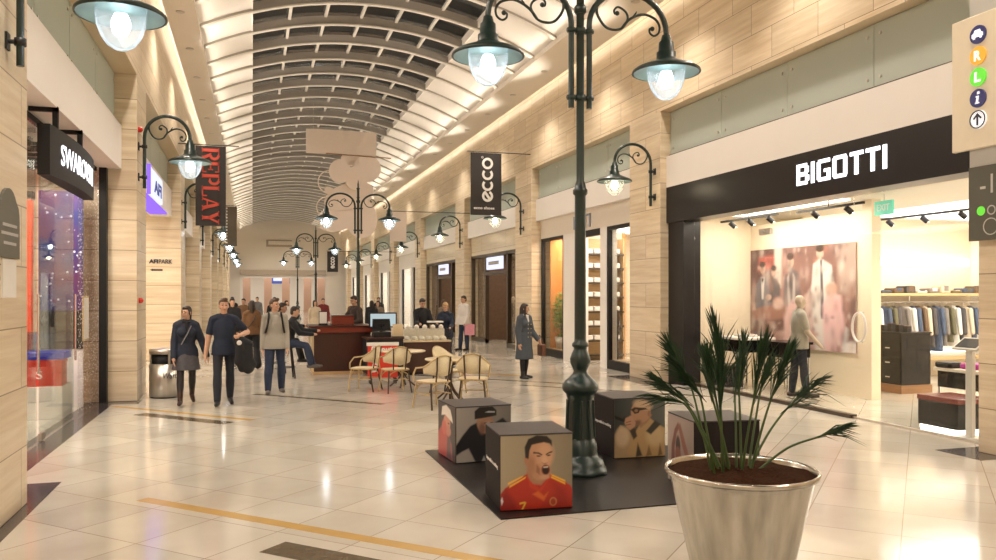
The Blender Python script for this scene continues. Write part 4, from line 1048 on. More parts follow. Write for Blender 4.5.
arms = paint(96, 100, lambda u, v: np.array([.46, .36, .31])[None, None] * (1.0 - .35 * u)[..., None], [
    ('p', [(.14, .20), (.16, .55), (.28, .80), (.42, .92), (.48, .86), (.36, .74), (.28, .52), (.30, .2)], (.20, .07, .05), .03), ('p', [(.42, .86), (.50, .92), (.66, .72), (.90, .42), (.80, .34), (.58, .60)], (.26, .10, .075), .03),
    ('e', .42, .56, .09, .16, 0, (.045, .022, .016), .03), ('e', .42, .44, .11, .12, 0, (.26, .10, .07), .03), ('p', [(.2, .3), (.6, .35), (.8, .3), (.8, -.02), (.2, -.02)], (.50, .42, .38), .05), ])
cube((4.34, 6.92, ZM), math.radians(-8), 'paler cube behind the steel planter showing raised arms', {'side': arms}, .66, .68)

# ------------------------------------------------------------------ potted palm
t = thing('potted_palm', (2.87, 4.26, 0), 'tapered brushed steel planter with spiky dark green stems in brown soil', 'planter')
MB().lathe([(0, 0), (.25, 0), (.255, .02), (.43, .78), (.442, .80), (.458, .803), (.462, .82), (.455, .832), (.445, .832), (.438, .81), (.42, .74), (0, .74)], 64, cap=False).build('pot', M['potmetal'], t)
b = MB(); R = []
for i in range(1, 10):
    r = .436 * i / 9; R.append([(r * math.cos(a), r * math.sin(a), .798 + .03 * (1 - (r / .436) ** 2) + random.uniform(-.011, .011)) for a in [2 * PI * k / 40 for k in range(40)]])
b.rings(R, True); b.build('soil', M['soil'], t)
# stems: base, plume start and plume tip, in metres from the middle of the pot (x across, y depth, z height)
def pv(px, py, dy): return Vector(((px - 741) / 163 * .956 + dy * .0, dy, (462 - py) / 163 + .84))
PL = [((722, 455), (722, 352), (717, 302), .05, 1.0), ((715, 455), (698, 392), (690, 322), -.12, 1.25), ((708, 452), (684, 385), (644, 346), -.05, 1.2), ((711, 455), (697, 378), (672, 330), .12, 1.0),
      ((738, 455), (742, 385), (750, 322), -.10, 1.1), ((745, 455), (752, 382), (764, 328), .08, 1.0), ((750, 455), (772, 384), (792, 334), -.06, 1.1), ((735, 455), (729, 390), (731, 340), .16, .9),
      ((752, 452), (812, 406), (868, 374), .06, .9), ((755, 456), (824, 433), (862, 420), -.08, .75), ((742, 455), (758, 392), (777, 345), .15, 1.0), ((728, 455), (706, 386), (702, 338), .0, 1.1),
      ((754, 455), (783, 388), (806, 350), .1, .9), ((726, 455), (700, 400), (665, 372), .18, .9), ((733, 455), (737, 380), (736, 345), .2, .9), ((720, 455), (688, 400), (640, 388), .1, .45)]
for i, (a, m_, e, dy, k) in enumerate(PL):
    A = pv(a[0], a[1], dy * .35); A.z = .80; Mi = pv(m_[0], m_[1], dy * 1.4); E_ = pv(e[0], e[1], dy * 2.0)
    mid = A.lerp(Mi, .5) + Vector((0, 0, .02 + .05 * (abs(Mi.x - A.x))))
    pth = smooth_path([A, mid, Mi, Mi.lerp(E_, .55)], 6)
    MB().tube(pth, [.0095 * (1 - .55 * j / len(pth)) for j in range(len(pth))], 6).build('stem', M['stem'], t)
    b = MB(); ax = (E_ - Mi); Ln = ax.length; ax.normalize()
    for j in range(int(70 * k)):
        s = -.25 + 1.0 * random.random() ** .9
        p = Mi + ax * (s * Ln); side = Vector((random.gauss(0, 1), random.gauss(0, 1), random.gauss(0, 1))); side = (side - ax * side.dot(ax)).normalized()
        ln = min(Ln * (1.05 - s) * random.uniform(.55, 1.12), Ln * .85) * .95 + .03
        spread = random.uniform(.02, .24) if random.random() < .85 else random.uniform(.25, .7)
        q1 = p + (ax + side * spread) * (ln * .5); q2 = p + (ax + side * spread) * ln + Vector((0, 0, -1)) * (ln * ln * (.5 + .6 * abs(ax.x)))
        w_ = side.cross(ax).normalized() * .0027
        b.add([p - w_ * .6, p + w_ * .6, q1 + w_, q1 - w_, q2], [(0, 1, 2, 3), (3, 2, 4)]); b.add([p + side * .002, q1 + side * .005 + w_ * .2, q2, q1 - side * .005], [(0, 1, 2, 3)])
    b.build('plume', M['needle'], t, recalc=False)

# ------------------------------------------------------------------ litter bin
t = thing('litter_bin', (-1.52, 15.95, 0), 'brushed steel litter bin with dark slot beside the stone pillar', 'bin')
b = MB(); b.lathe([(0, .02), (.29, .02), (.29, .62), (.28, .62)], 32); b.lathe([(.28, .80), (.29, .80), (.29, .88), (.25, .9), (0, .905)], 32)
for a in (0.3, 1.9, 3.6, 5.0): b.tube([(.275 * math.cos(a), .275 * math.sin(a), .6), (.275 * math.cos(a), .275 * math.sin(a), .82)], .02, 8)
b.build('body', M['steel'], t); MB().lathe([(.22, .55), (.25, .62), (.25, .80), (0, .80)], 28).build('liner', M['blackmatt'], t); MB().lathe([(0, 0), (.27, 0), (.27, .03), (0, .03)], 28).build('foot', M['blackmatt'], t)
b = MB(); fnb = lambda u, v, d: Vector(((.291 + d) * math.sin(u / .29 - .1), -(.291 + d) * math.cos(u / .29 - .1), .36 + v)); text_mb(b, 'Waste', fnb, .30, .10, .003, .0, 0, .15); b.build('lettering', M['letterdark'], t)

# ------------------------------------------------------------------ cafe tables and chairs
def make_chair():
    t = thing('bistro_chair', (0, 0, 0), '', 'chair', 0, 'woven bistro chairs')
    F, D = M['rattanframe'], M['darkframe']
    b = MB(); R = []
    prof = [(0.02, .0), (.05, .012), (.06, .02)]
    seat = [(.24 * (1 if abs(math.cos(a)) < .99 else 1) * math.copysign(abs(math.cos(a)) ** .6, math.cos(a)), .235 * math.copysign(abs(math.sin(a)) ** .6, math.sin(a))) for a in [2 * PI * i / 28 for i in range(28)]]
    b.prism(seat, lambda u, v, d: Vector((u, v, d)), .435, .455); b.build('seat', M['rattan'], t)
    MB().tube([(x, y, .44) for x, y in seat] + [(seat[0][0], seat[0][1], .44)], .016, 8).build('seat_rim', F, t)
    # rounded woven back (towards +y), curving round into the arms
    b = MB(); R = []
    for i in range(15):
        a = math.radians(-78 + 156 * i / 14); x = .275 * math.sin(a); y = .04 + .235 * math.cos(a)
        hi = .885 - .20 * abs(math.sin(a)) ** 2.2; lo = .53 + .06 * abs(math.sin(a))
        R.append([(x, y, lo), (x * 1.04, y * 1.06, (lo + hi) / 2), (x * 1.07, y * 1.12, hi), (x * 1.02, y * 1.06 - .008, hi), (x * .99, y * 1.0 - .008, (lo + hi) / 2), (x * .95, y * .95, lo)])
    b.rings(R, True, True); bk = b.build('backrest', M['rattan'], t)
    top = [(.275 * math.sin(a) * 1.06, (.04 + .235 * math.cos(a)) * 1.11, .887 - .20 * abs(math.sin(a)) ** 2.2) for a in [math.radians(-78 + 156 * i / 20) for i in range(21)]]
    b = MB()
    b.tube([(-.245, -.20, .44), (-.27, -.19, .56), (-.285, -.10, .67)] + top + [(.285, -.10, .67), (.27, -.19, .56), (.245, -.20, .44)], .0145, 8)
    b.build('arm_frame', F, t)
    for s in (-1, 1): MB().tube([(s * .12, .235, .45), (s * .13, .275, .65), (s * .14, .295, .865)], .013, 8).build('back_post', D, t)
    for sx in (-1, 1):
        MB().tube([(sx * .20, -.19, .44), (sx * .225, -.215, .22), (sx * .25, -.235, 0)], .016, 8).build('leg', F, t)
        MB().tube([(sx * .19, .19, .44), (sx * .215, .23, .22), (sx * .24, .28, 0)], .016, 8).build('leg', D, t)
    b = MB()
    for sx in (-1, 1):
        b.tube(smooth_path([(sx * .215, -.205, .30), (sx * .16, -.19, .37), (sx * .05, -.19, .42)], 4), .010, 6)
        b.tube(smooth_path([(sx * .205, .215, .30), (sx * .16, .2, .37), (sx * .05, .2, .42)], 4), .010, 6)
        b.tube([(sx * .222, -.21, .24), (sx * .215, .228, .24)], .010, 6)
    b.tube([(-.22, .0, .24), (.22, .0, .24)], .010, 6); b.build('stretcher', F, t)
    return t
def make_table(r):
    t = thing('cafe_table', (0, 0, 0), '', 'table', 0, 'round cafe tables')
    MB().lathe([(0, .715), (r - .02, .715), (r, .725), (r, .742), (r - .012, .75), (0, .75)], 40).build('tabletop', M['tabletop'], t)
    b = MB(); b.lathe([(.03, .02), (.032, .4), (.05, .62), (.09, .715)], 14)
    for k in range(4):
        a = PI / 4 + k * PI / 2; b.tube(smooth_path([(.03 * math.cos(a), .03 * math.sin(a), .62), (.12 * math.cos(a), .12 * math.sin(a), .66), (.28 * math.cos(a), .28 * math.sin(a), .71)], 4), .016, 8)
    b.build('column', M['darkframe'], t)
    for k in range(4):
        a = PI / 4 + k * PI / 2; MB().tube(smooth_path([(.02 * math.cos(a), .02 * math.sin(a), .30), (.10 * math.cos(a), .10 * math.sin(a), .16), (.27 * math.cos(a), .27 * math.sin(a), .018)], 5), .018, 8).build('foot', M['darkframe'], t)
    return t
ch = make_chair(); KIDS.clear()
chairs = [((2.90, 13.12), 205, 'bistro chair nearest the beanie picture cube, its curved back to the camera'),
          ((3.66, 13.35), 160, 'bistro chair with curved back, nearer the lamp post, at the front table'),
          ((2.66, 15.45), 190, 'bistro chair with rounded back between the red kiosk board and front table'),
          ((2.12, 15.85), 240, 'bistro chair pulled up beside the red kiosk board'),
          ((3.6, 14.9), 40, 'bistro chair on the far side of the front table, turned to the camera'),
          ]
for i, ((x, y), r, l) in enumerate(chairs):
    o = ch if i == 0 else dup(ch, (x, y, 0), 0)
    o.location = (x, y, 0); o.rotation_euler = (0, 0, math.radians(r)); o['label'] = l
tb = make_table(.46); tb.location = (3.40, 13.95, 0); tb['label'] = 'round pale cafe table in front, between the two curved chair backs'
t2 = dup(tb, (2.95, 16.2, 0), .4, 'round pale cafe table further back, next to the white cake counter')
# ------------------------------------------------------------------ people
def blob(name, mb, m, parent, voxel=.012, smooth=3):
    """union of the shapes as one continuous surface"""
    tmp = mb.build('tmp_blob', m)
    r = tmp.modifiers.new('r', 'REMESH'); r.mode = 'VOXEL'; r.voxel_size = voxel; r.use_smooth_shade = True
    if smooth:
        s = tmp.modifiers.new('s', 'SMOOTH'); s.factor = .5; s.iterations = smooth
    bpy.context.view_layer.update()
    dg = bpy.context.evaluated_depsgraph_get()
    me = bpy.data.meshes.new_from_object(tmp.evaluated_get(dg)); me.name = name
    bpy.data.objects.remove(tmp)
    if not me.materials: me.materials.append(m)
    o = bpy.data.objects.new(name, me); COL.objects.link(o)
    if parent: o.parent = parent
    return o

def ik(S, T, l1, l2, hint):
    d = T - S; L = min(d.length, (l1 + l2) * .999); dn = d.normalized()
    a = (l1 * l1 - l2 * l2 + L * L) / (2 * L); h = math.sqrt(max(0, l1 * l1 - a * a))
    hp = hint - dn * hint.dot(dn); hp.normalize()
    return S + dn * a + hp * h, S + dn * L

def person(name, loc, rotz, H, label, pose, wear, skin='skin', hair='hairdark', hairstyle='short', q=.012, female=False, cat='person', head=True, group=None):
    """local frame: feet at z=0, facing -y; sides: -1 = own right, +1 = own left"""
    t = thing(name, loc, label, cat, rotz, group)
    g = lambda k, d=0: pose.get(k, d)
    lean = math.radians(g('lean')); hipw = .049 * H; wf = .90 if female else 1.0
    legs = {}
    for s, k in ((-1, 'R'), (1, 'L')):
        a = math.radians(g('leg' + k)); kn = math.radians(g('knee' + k)); o = math.radians(g('out' + k, 2))
        th = Vector((s * math.sin(o), -math.sin(a), -math.cos(a))).normalized() * (.245 * H)
        sh = Vector((s * math.sin(o) * .4, -math.sin(a - kn), -math.cos(a - kn))).normalized() * (.238 * H)
        hip = Vector((s * hipw, 0, 0)); knee = hip + th; ank = knee + sh
        foot_a = math.radians(g('foot' + k, 0)); fd = Vector((s * .12, -math.cos(foot_a), math.sin(foot_a))).normalized()
        legs[s] = (hip, knee, ank, fd)
    if 'pelvis' in pose: zp = pose['pelvis']
    else: zp = -min(min(l[2].z - .043 * H, l[2].z - .043 * H + min(0, l[3].z * .12 * H)) for l in legs.values())
    up = Vector((0, -math.sin(lean), math.cos(lean)))
    P = Vector((0, 0, zp)); tw = math.radians(g('twist'))
    sx = Vector((math.cos(tw), math.sin(tw), 0))
    C = P + up * (.19 * H); SH = P + up * (.272 * H); NK = P + up * (.305 * H)
    fw = Vector((sx.y, -sx.x, 0))
    hd_yaw = math.radians(g('yaw')); hd_pit = math.radians(g('nod'))
    HR = Matrix.Rotation(hd_yaw, 3, 'Z') @ Matrix.Rotation(hd_pit, 3, 'X')
    HC = NK + up * (.045 * H) + Vector((0, -.012 * H, .047 * H)) + Vector((0, -math.sin(lean) * .01, 0))
    hs = H * .132 / .24                       # head scale: 1 = a 24 cm head
    def hp(x, y, z): return HC + HR @ (Vector((x, y, z)) * hs)
    arms_ = {}
    for s, k in ((-1, 'R'), (1, 'L')):
        S = SH + sx * (s * .096 * H * wf)
        if ('hand' + k) in pose:
            T = Vector(pose['hand' + k]); T.z = T.z; e, wv = ik(S, T, .172 * H, .155 * H, Vector(g('elbow' + k, (s * .5, 1, -.4))))
        else:
            a = math.radians(g('arm' + k)); o = math.radians(g('armout' + k, 8)); el = math.radians(g('bend' + k, 12))
            e = S + Vector((s * math.sin(o), -math.sin(a), -math.cos(a))).normalized() * (.172 * H)
            wv = e + Vector((s * math.sin(o) * .3, -math.sin(a + el), -math.cos(a + el))).normalized() * (.155 * H)
        arms_[s] = (S, e, wv)
    def torso(b, d, low=-.03):
        hw = (.098 if female else .093) * H
        W = (.070 if female else .080) * H
        ring = []
        for z, rx, ry, oy in ((low, (.106 * H if d > .01 else hw * .93), .080 * H, .004), (.02, (.100 * H if d > .01 else hw), .076 * H, .004), (.09, W, .060 * H, 0), (.15, (.080 if female else .090) * H, .066 * H, -.004), (.205, (.084 if female else .096) * H, .066 * H, -.006), (.245, .088 * H * wf, .058 * H, 0), (.285, .050 * H, .042 * H, .006)):
            c = P + up * (z * H); ring.append([c + sx * ((rx + d) * math.cos(a)) + fw * ((ry + d) * math.sin(a) - oy * H * 0) for a in [2 * PI * i / 20 for i in range(20)]])
        b.rings(ring)
        for s in (-1, 1): b.tcap(SH + sx * (s * .045 * H) + up * .014 * H, SH + sx * (s * .094 * H * wf) - up * .004 * H, .034 * H + d, .032 * H + d)
        if female:
            for s in (-1, 1): b.ell(P + up * (.20 * H) + sx * (s * .042 * H) + fw * (.050 * H), [(.036 * H + d)] * 3)
    def leg(b, s, d0, d1, to=1.0, flare=0.0):
        hip, knee, ank, fd = legs[s]; hip = hip + P; knee = knee + P; ank = ank + P
        b.tcap(hip + Vector((0, 0, .01)), knee, .050 * H + d0, .033 * H + d0)
        e = knee.lerp(ank, to); b.tcap(knee, knee.lerp(e, .35), .034 * H + d0, .034 * H + d1); b.tcap(knee.lerp(e, .35), e, .034 * H + d1, .021 * H + d1 + flare)
    def armc(b, s, d, to=1.0):
        S, e, wv = arms_[s]
        b.tcap(S, S.lerp(e, min(1, to * 2)), .030 * H + d, (.027 if to >= .5 else .030) * H + d)
        if to > .5: b.tcap(e, e.lerp(wv, (to - .5) * 2), .026 * H + d, .018 * H + d + .003)
    def shoe(b, s, d=0):
        hip, knee, ank, fd = legs[s]; ank = ank + P
        sole = ank - Vector((0, 0, .026 * H)) if abs(fd.z) < .3 else ank - fd.cross(Vector((1, 0, 0))) * 0 - Vector((0, 0, .02 * H))
        heel = sole - fd * (.025 * H); toe = sole + fd * (.105 * H) - Vector((0, 0, .003 * H))
        b.tcap(heel, heel.lerp(toe, .5), .024 * H + d, .022 * H + d); b.tcap(heel.lerp(toe, .5), toe, .023 * H + d, .017 * H + d)
        b.tcap(ank, sole, .024 * H + d, .024 * H + d)
    # ---- the body: one continuous surface
    b = MB(); torso(b, 0)
    for s in (-1, 1): leg(b, s, 0, 0); armc(b, s, 0); shoe(b, s, -.004)
    b.tcap(NK - up * (.03 * H), HC + HR @ Vector((0, .012, -.05)) * hs, .031 * H, .029 * H)
    if head:
        b.ell(hp(0, .012, .022), (.074 * hs, .092 * hs, .094 * hs), HR); b.ell(hp(0, -.018, -.045), (.058 * hs, .066 * hs, .070 * hs), HR)
        b.ell(hp(0, -.055, -.092), (.028 * hs, .024 * hs, .022 * hs), HR)
        b.tcap(hp(0, -.082, .012), hp(0, -.102, -.030), .009 * hs, .015 * hs)
        for s in (-1, 1):
            b.ell(hp(s * .076, .018, -.008), (.010 * hs, .020 * hs, .032 * hs), HR); b.ell(hp(s * .036, -.060, -.032), (.024 * hs, .022 * hs, .022 * hs), HR)
        b.tcap(hp(-.04, -.073, .030), hp(.04, -.073, .030), .012 * hs, .012 * hs)
    if q <= .013:
        for s in (-1, 1):
            S, e, wv = arms_[s]; d = (wv - e).normalized(); grip = pose.get('grip', {}).get(s, .25)
            n_ = (P + Vector((0, 0, .2)) - wv); n_ = (n_ - d * n_.dot(d)).normalized(); f_ = d.cross(n_).normalized()
            if f_.y > 0: f_ = -f_
            palm = wv + d * (.045 * H / 1.8 * 1.0)
            b.tcap(wv, wv + d * .035, .018 * H, .020 * H)
            for o_ in (-.024, -.008, .008, .024): b.tcap(wv + d * .03 + f_ * o_ * .6, wv + d * .085 + f_ * o_, .0135, .0125)
            for o_, ln in ((-.026, .062), (-.009, .078), (.009, .083), (.026, .074)):
                k0 = wv + d * .085 + f_ * o_; dd = (d * math.cos(grip) + n_ * math.sin(grip)); k1 = k0 + dd * (ln * .55)
                d2 = (d * math.cos(grip * 2.2) + n_ * math.sin(grip * 2.2)); b.tcap(k0, k1, .0105, .0098); b.tcap(k1, k1 + d2 * (ln * .5), .0098, .0088)
            th0 = wv + d * .03 + f_ * .022; th1 = th0 + (d * .7 + f_ * .7 + n_ * .25).normalized() * .042; b.tcap(th0, th1, .0125, .0115); b.tcap(th1, th1 + (d * .9 + f_ * .25 + n_ * .35).normalized() * .034, .0115, .0095)
    else:
        for s in (-1, 1):
            S, e, wv = arms_[s]; d = (wv - e).normalized(); b.tcap(wv, wv + d * .09, .020 * H, .014 * H)
    bd = blob('body', b, M[skin], t, max(q * .62, .0075) if q <= .013 else q, 2)
    # ---- face
    if head and q < .02 and hair:
        for s in (-1, 1):
            MB().ell(hp(s * .031, -.0775, .010), (.013 * hs, .007 * hs, .0075 * hs), HR, 10, 6).build('eye', M['eye'], t)
            MB().tcap(hp(s * .015, -.086, .033), hp(s * .050, -.072, .034), .0055 * hs, .004 * hs, 6).build('eyebrow', M[hair], t)
        MB().ell(hp(0, -.083, -.066), (.025 * hs, .006 * hs, .0075 * hs), HR, 10, 6).build('mouth', M['lips'], t)
    # ---- hair
    if head and hair:
        b = MB()
        b.ell(hp(0, .030, .038), (.083 * hs, .090 * hs, .096 * hs), HR); b.ell(hp(0, -.010, .085), (.066 * hs, .070 * hs, .040 * hs), HR)
        if hairstyle == 'short': b.ell(hp(0, .055, -.015), (.070 * hs, .058 * hs, .075 * hs), HR); b.ell(hp(.01, -.045, .093), (.056 * hs, .036 * hs, .026 * hs), HR)
        if hairstyle == 'quiff': b.ell(hp(0, .055, -.015), (.068 * hs, .055 * hs, .07 * hs), HR); b.ell(hp(.012, -.052, .108), (.052 * hs, .036 * hs, .030 * hs), HR)
        if hairstyle == 'long':
            b.tcap(hp(0, .055, 0), hp(0, .075, -.20), .078 * hs, .055 * hs)
            for s in (-1, 1): b.tcap(hp(s * .066, .0, .04), hp(s * .075, -.012, -.18), .030 * hs, .026 * hs)
        if hairstyle in ('bun', 'pony'):
            b.ell(hp(0, .05, 0), (.074 * hs, .06 * hs, .08 * hs), HR)
            if hairstyle == 'bun': b.ell(hp(0, .115, .03), (.046 * hs, .046 * hs, .05 * hs), HR)
            else: b.tcap(hp(0, .105, .03), hp(.0, .125, -.14), .034 * hs, .016 * hs)
            for s in (-1, 1): b.tcap(hp(s * .072, -.015, .05), hp(s * .076, -.005, -.045), .014 * hs, .009 * hs)
        blob('hair', b, M[hair], t, q * .8, 2)
    # ---- clothes
    for w in wear:
        k = w[0]; m_ = M[w[1]]; o = w[2] if len(w) > 2 else {}
        b = MB()
        if k in ('tshirt', 'shirt', 'jacket', 'sweater'):
            d = {'tshirt': .013, 'shirt': .014, 'jacket': .020, 'sweater': .016}[k] + o.get('d', 0)
            torso(b, d, o.get('low', -.06 if k != 'jacket' else -.075))
            for s in (-1, 1): armc(b, s, d * .85, .36 if k == 'tshirt' else o.get('sleeve', 1.0))
            b.tcap(NK - up * (.035 * H), NK + up * (.008 * H), .040 * H, .034 * H + (.008 if k == 'jacket' else .002))
            ob = blob(o.get('name', {'tshirt': 'tshirt', 'shirt': 'shirt', 'jacket': 'jacket', 'sweater': 'sweater'}[k]), b, m_, t, q, 3)
        elif k == 'trousers':
            torso(b, .009, -.05)
            b2 = MB()
            ring = []
            for z, rx, ry in ((-.045, .085, .070), (.0, .097, .075), (.045, .090, .068), (.065, .084, .062)):
                c = P + up * (z * H); ring.append([c + sx * ((rx * H + .008) * math.cos(a)) + fw * ((ry * H + .006) * math.sin(a)) for a in [2 * PI * i / 20 for i in range(20)]])
            b2.rings(ring)
            for s in (-1, 1): leg(b2, s, .006 + o.get('loose', 0), .012 + o.get('loose', 0), .985, o.get('flare', .006))
            blob('trousers', b2, m_, t, q, 3)
        elif k == 'tights':
            for s in (-1, 1): leg(b, s, .003, .003, 1.0)
            blob('tights', b, m_, t, q * .9, 2)
        elif k == 'skirt':
            top, bot = o.get('top', .06), o.get('bot', -.17); R = []
            mid = (legs[-1][1] + legs[1][1]) / 2
            for i in range(7):
                f = i / 6; z = top + (bot - top) * f; c = P + Vector((mid.x * f * .3, mid.y * f * .35, z * H)); rx = (.083 + .045 * f ** .7) * H + .012; ry = (.066 + .045 * f ** .7) * H + .012
                R.append([c + Vector((rx * math.cos(a) * (1 + .03 * f * math.sin(a * 7)), ry * math.sin(a) * (1 + .05 * f * math.sin(a * 6)), 0)) for a in [2 * PI * j / 36 for j in range(36)]])
            b.rings(R, True); b.build('skirt', m_, t)
        elif k == 'coat':
            d = .024; bot = o.get('bot', -.25); R = []
            torso(b, d, -.06)
            for i in range(8):
                f = i / 7; c = P + Vector((0, 0, (.06 + (bot - .06) * f) * H)); rx = (.092 + .032 * f) * H + .02; ry = (.070 + .030 * f) * H + .02
                R.append([c + Vector((rx * math.cos(a), ry * math.sin(a), 0)) for a in [2 * PI * j / 28 for j in range(28)]])
            b.rings(R)
            for s in (-1, 1): armc(b, s, .024, 1.0)
            b.tcap(NK - up * (.035 * H), NK + up * (.012 * H), .046 * H, .046 * H)
            blob('coat', b, m_, t, q, 3)
            for i in range(4):
                for s in (-1, 1): MB().ell(P + Vector((s * .045, -(.078 * H + .032), (.19 - .055 * i) * H)), (.014, .008, .014), None, 8, 5).build('button', M['rattanframe'], t)
        elif k == 'shoes':
            for s in (-1, 1):
                bb = MB(); shoe(bb, s, .003)
                if o.get('boot'):
                    hip, knee, ank, fd = legs[s]; bb.tcap(ank + P, (ank + (knee - ank) * o['boot']) + P, .026 * H, .030 * H)
                blob('boot' if o.get('boot') else 'shoe', bb, m_, t, q * .9, 2)
        elif k == 'scarf':
            pts = [NK + up * (.002 * H) + Vector((.05 * H * math.cos(a), .046 * H * math.sin(a), .004 * H * math.sin(a * 2))) for a in [2 * PI * i / 16 for i in range(17)]]
            b.tube(pts, .024, 8); b.tcap(NK + fw * (.055 * H) - up * .01 * H, NK + fw * (.075 * H) - up * (.075 * H), .028, .02); blob('scarf', b, m_, t, q, 2)
        elif k == 'strap':      # backpack straps, and the pack behind
            for s in (-1, 1):
                pp = [SH + sx * (s * .062 * H) - fw * (.075 * H), SH + sx * (s * .062 * H) + up * (.048 * H), SH + sx * (s * .066 * H) + fw * (.070 * H), C + sx * (s * .078 * H) + fw * (.090 * H), P + up * (.11 * H) + sx * (s * .096 * H) + fw * (.03 * H)]
                MB().tube(smooth_path(pp, 5), .019, 8).build('backpack_strap', m_, t)
            b.ell(C - fw * (.12 * H) + up * (.02 * H), (.10 * H, .055 * H, .13 * H)); blob('backpack', b, m_, t, q, 2)
        elif k == 'cross_strap':
            pp = [SH + sx * (-.06 * H) + up * .045 * H, C + fw * (-.085 * H) + sx * (-.02 * H), P + up * .06 * H - fw * .09 * H + sx * (.08 * H)]
            MB().tube(smooth_path(pp, 5), .012, 6).build('bag_strap', m_, t)
        elif k == 'apron':
            R = [];
            for z, wd in ((.20, .06), (.10, .085), (.0, .10), (-.14, .10)):
                c = P + up * (z * H) + fw * (.092 * H); R.append([c + sx * wd * H, c - sx * wd * H, c - sx * wd * H + fw * .008, c + sx * wd * H + fw * .008])
            b.rings(R, True, False); b.build('apron', m_, t)
    t['arms'] = [list(arms_[s][2]) for s in (-1, 1)]
    return t

def wrist(t, s):
    """world position of a wrist"""
    p = Vector(t['arms'][0 if s < 0 else 1]); return Matrix.Translation(t.location) @ t.rotation_euler.to_matrix().to_4x4() @ p

# the couple walking hand in hand
woman = person('person', (-1.08, 14.72, 0), math.radians(6), 1.70, 'woman in dark denim jacket and grey skirt walking hand in hand',
    dict(legR=16, kneeR=4, legL=-12, kneeL=22, footL=-25, yaw=-38, nod=2, armR=4, armoutR=9, bendR=18, handL=(.345, -.03, .80), elbowL=(.6, .9, -.3)),
    [('tights', 'tights'), ('skirt', 'greyskirt', dict(top=.04, bot=-.175)), ('jacket', 'denim', dict(d=.004, low=-.045)), ('scarf', 'blackcloth'), ('shoes', 'bootbrown', dict(boot=.34))], 'skin', 'hairdark', 'pony', .011, True)
b = MB(); b.tube([Vector(p) for p in smooth_path([(.075, -.145, 1.36), (0, -.165, 1.20), (-.085, -.15, 1.04)], 5)], .010, 6); b.build('bag_strap', M['greycloth'], woman)
man = person('person', (-.46, 14.42, 0), math.radians(4), 1.83, 'man in navy T-shirt and black jeans carrying a black jacket on his arm',
    dict(legR=14, kneeR=2, legL=-8, kneeL=16, footL=-14, yaw=6, handR=(-.295, .02, .86), elbowR=(-.8, .8, -.2), handL=(.26, -.20, 1.20), elbowL=(.9, .7, -.6), grip={1: .9}),
    [('trousers', 'darkjeans', dict(loose=.002)), ('tshirt', 'navy'), ('shoes', 'shoeblack')], 'skin', 'hairbrown', 'quiff', .011)
# black jacket carried over the forearm: lies on the man's arm
t = thing('carried_jacket', (-.19, 14.22, .62), 'black jacket with round white badge draped over the forearm of the man in navy', 'jacket')
b = MB(); b.tcap((-.01, 0, .50), (.13, .02, .42), .075, .085); b.tcap((.02, 0, .48), (.0, .01, .14), .085, .10); b.tcap((.12, .02, .42), (.13, .03, .02), .085, .10); b.tcap((.05, 0, .3), (.20, .03, .08), .08, .07); b.tcap((.02, 0, .2), (.03, .02, .02), .09, .07)
blob('cloth', b, M['blackcloth'], t, .012, 4); MB().lathe([(0, 0), (.042, 0), (.042, .006), (0, .006)], 18, (0, 0, 0)).build('badge', M['whitecloth'], t, (-.015, -.085, .46)).rotation_euler = (PI / 2, 0, 0)
grey = person('person', (.42, 16.0, 0), math.radians(2), 1.84, 'man in pale grey sweater and blue jeans with dark backpack straps',
    dict(legR=10, kneeR=3, legL=-6, kneeL=6, outL=4, outR=4, yaw=42, nod=-2, armR=-4, armoutR=7, bendR=10, armL=3, armoutL=7, bendL=14),
    [('trousers', 'jeans', dict(loose=.006)), ('sweater', 'greyknit'), ('strap', 'blackcloth'), ('shoes', 'shoegrey')], 'skin', 'hairbrown', 'quiff', .011)
person('person', (.0, 20.9, 0), PI + .15, 1.72, 'person with brown jacket and wide dark trousers walking away from the camera',
    dict(legR=-10, kneeR=12, footR=-20, legL=10, kneeL=4, armR=-8, armL=10, armoutR=12, armoutL=12),
    [('trousers', 'blackcloth', dict(loose=.014, flare=.035)), ('jacket', 'browncloth', dict(low=-.03)), ('cross_strap', 'shoeblack'), ('shoes', 'shoeblack')], 'skin', 'hairdark', 'long', .014, True)
coat = person('person', (5.88, 17.1, 0), math.radians(28), 1.70, 'woman in long blue-grey coat and black boots standing alone by the orange window',
    dict(legR=4, kneeR=2, legL=-3, kneeL=4, yaw=42, nod=4, armR=-2, armoutR=10, bendR=12, armL=8, armoutL=10, bendL=35),
    [('tights', 'blackcloth'), ('coat', 'coatgrey', dict(bot=-.27)), ('scarf', 'whitecloth'), ('shoes', 'shoeblack', dict(boot=.8))], 'skin', 'hairdark', 'long', .011, True)
pw = wrist(coat, 1)
t = thing('shoulder_bag', (pw.x + .10, pw.y + .02, pw.z - .38), 'brown leather bag hanging from the arm of the woman in the long coat', 'bag')
b = MB(); b.box(-.06, .06, -.15, .15, 0, .27, .03); b.build('bag_body', M['bagbrown'], t); b = MB()
b.tube(smooth_path([(0, -.11, .26), (-.03, -.07, .42), (-.06, 0, .47), (-.03, .07, .42), (0, .11, .26)], 5), .010, 6); b.build('handle', M['bagbrown'], t)

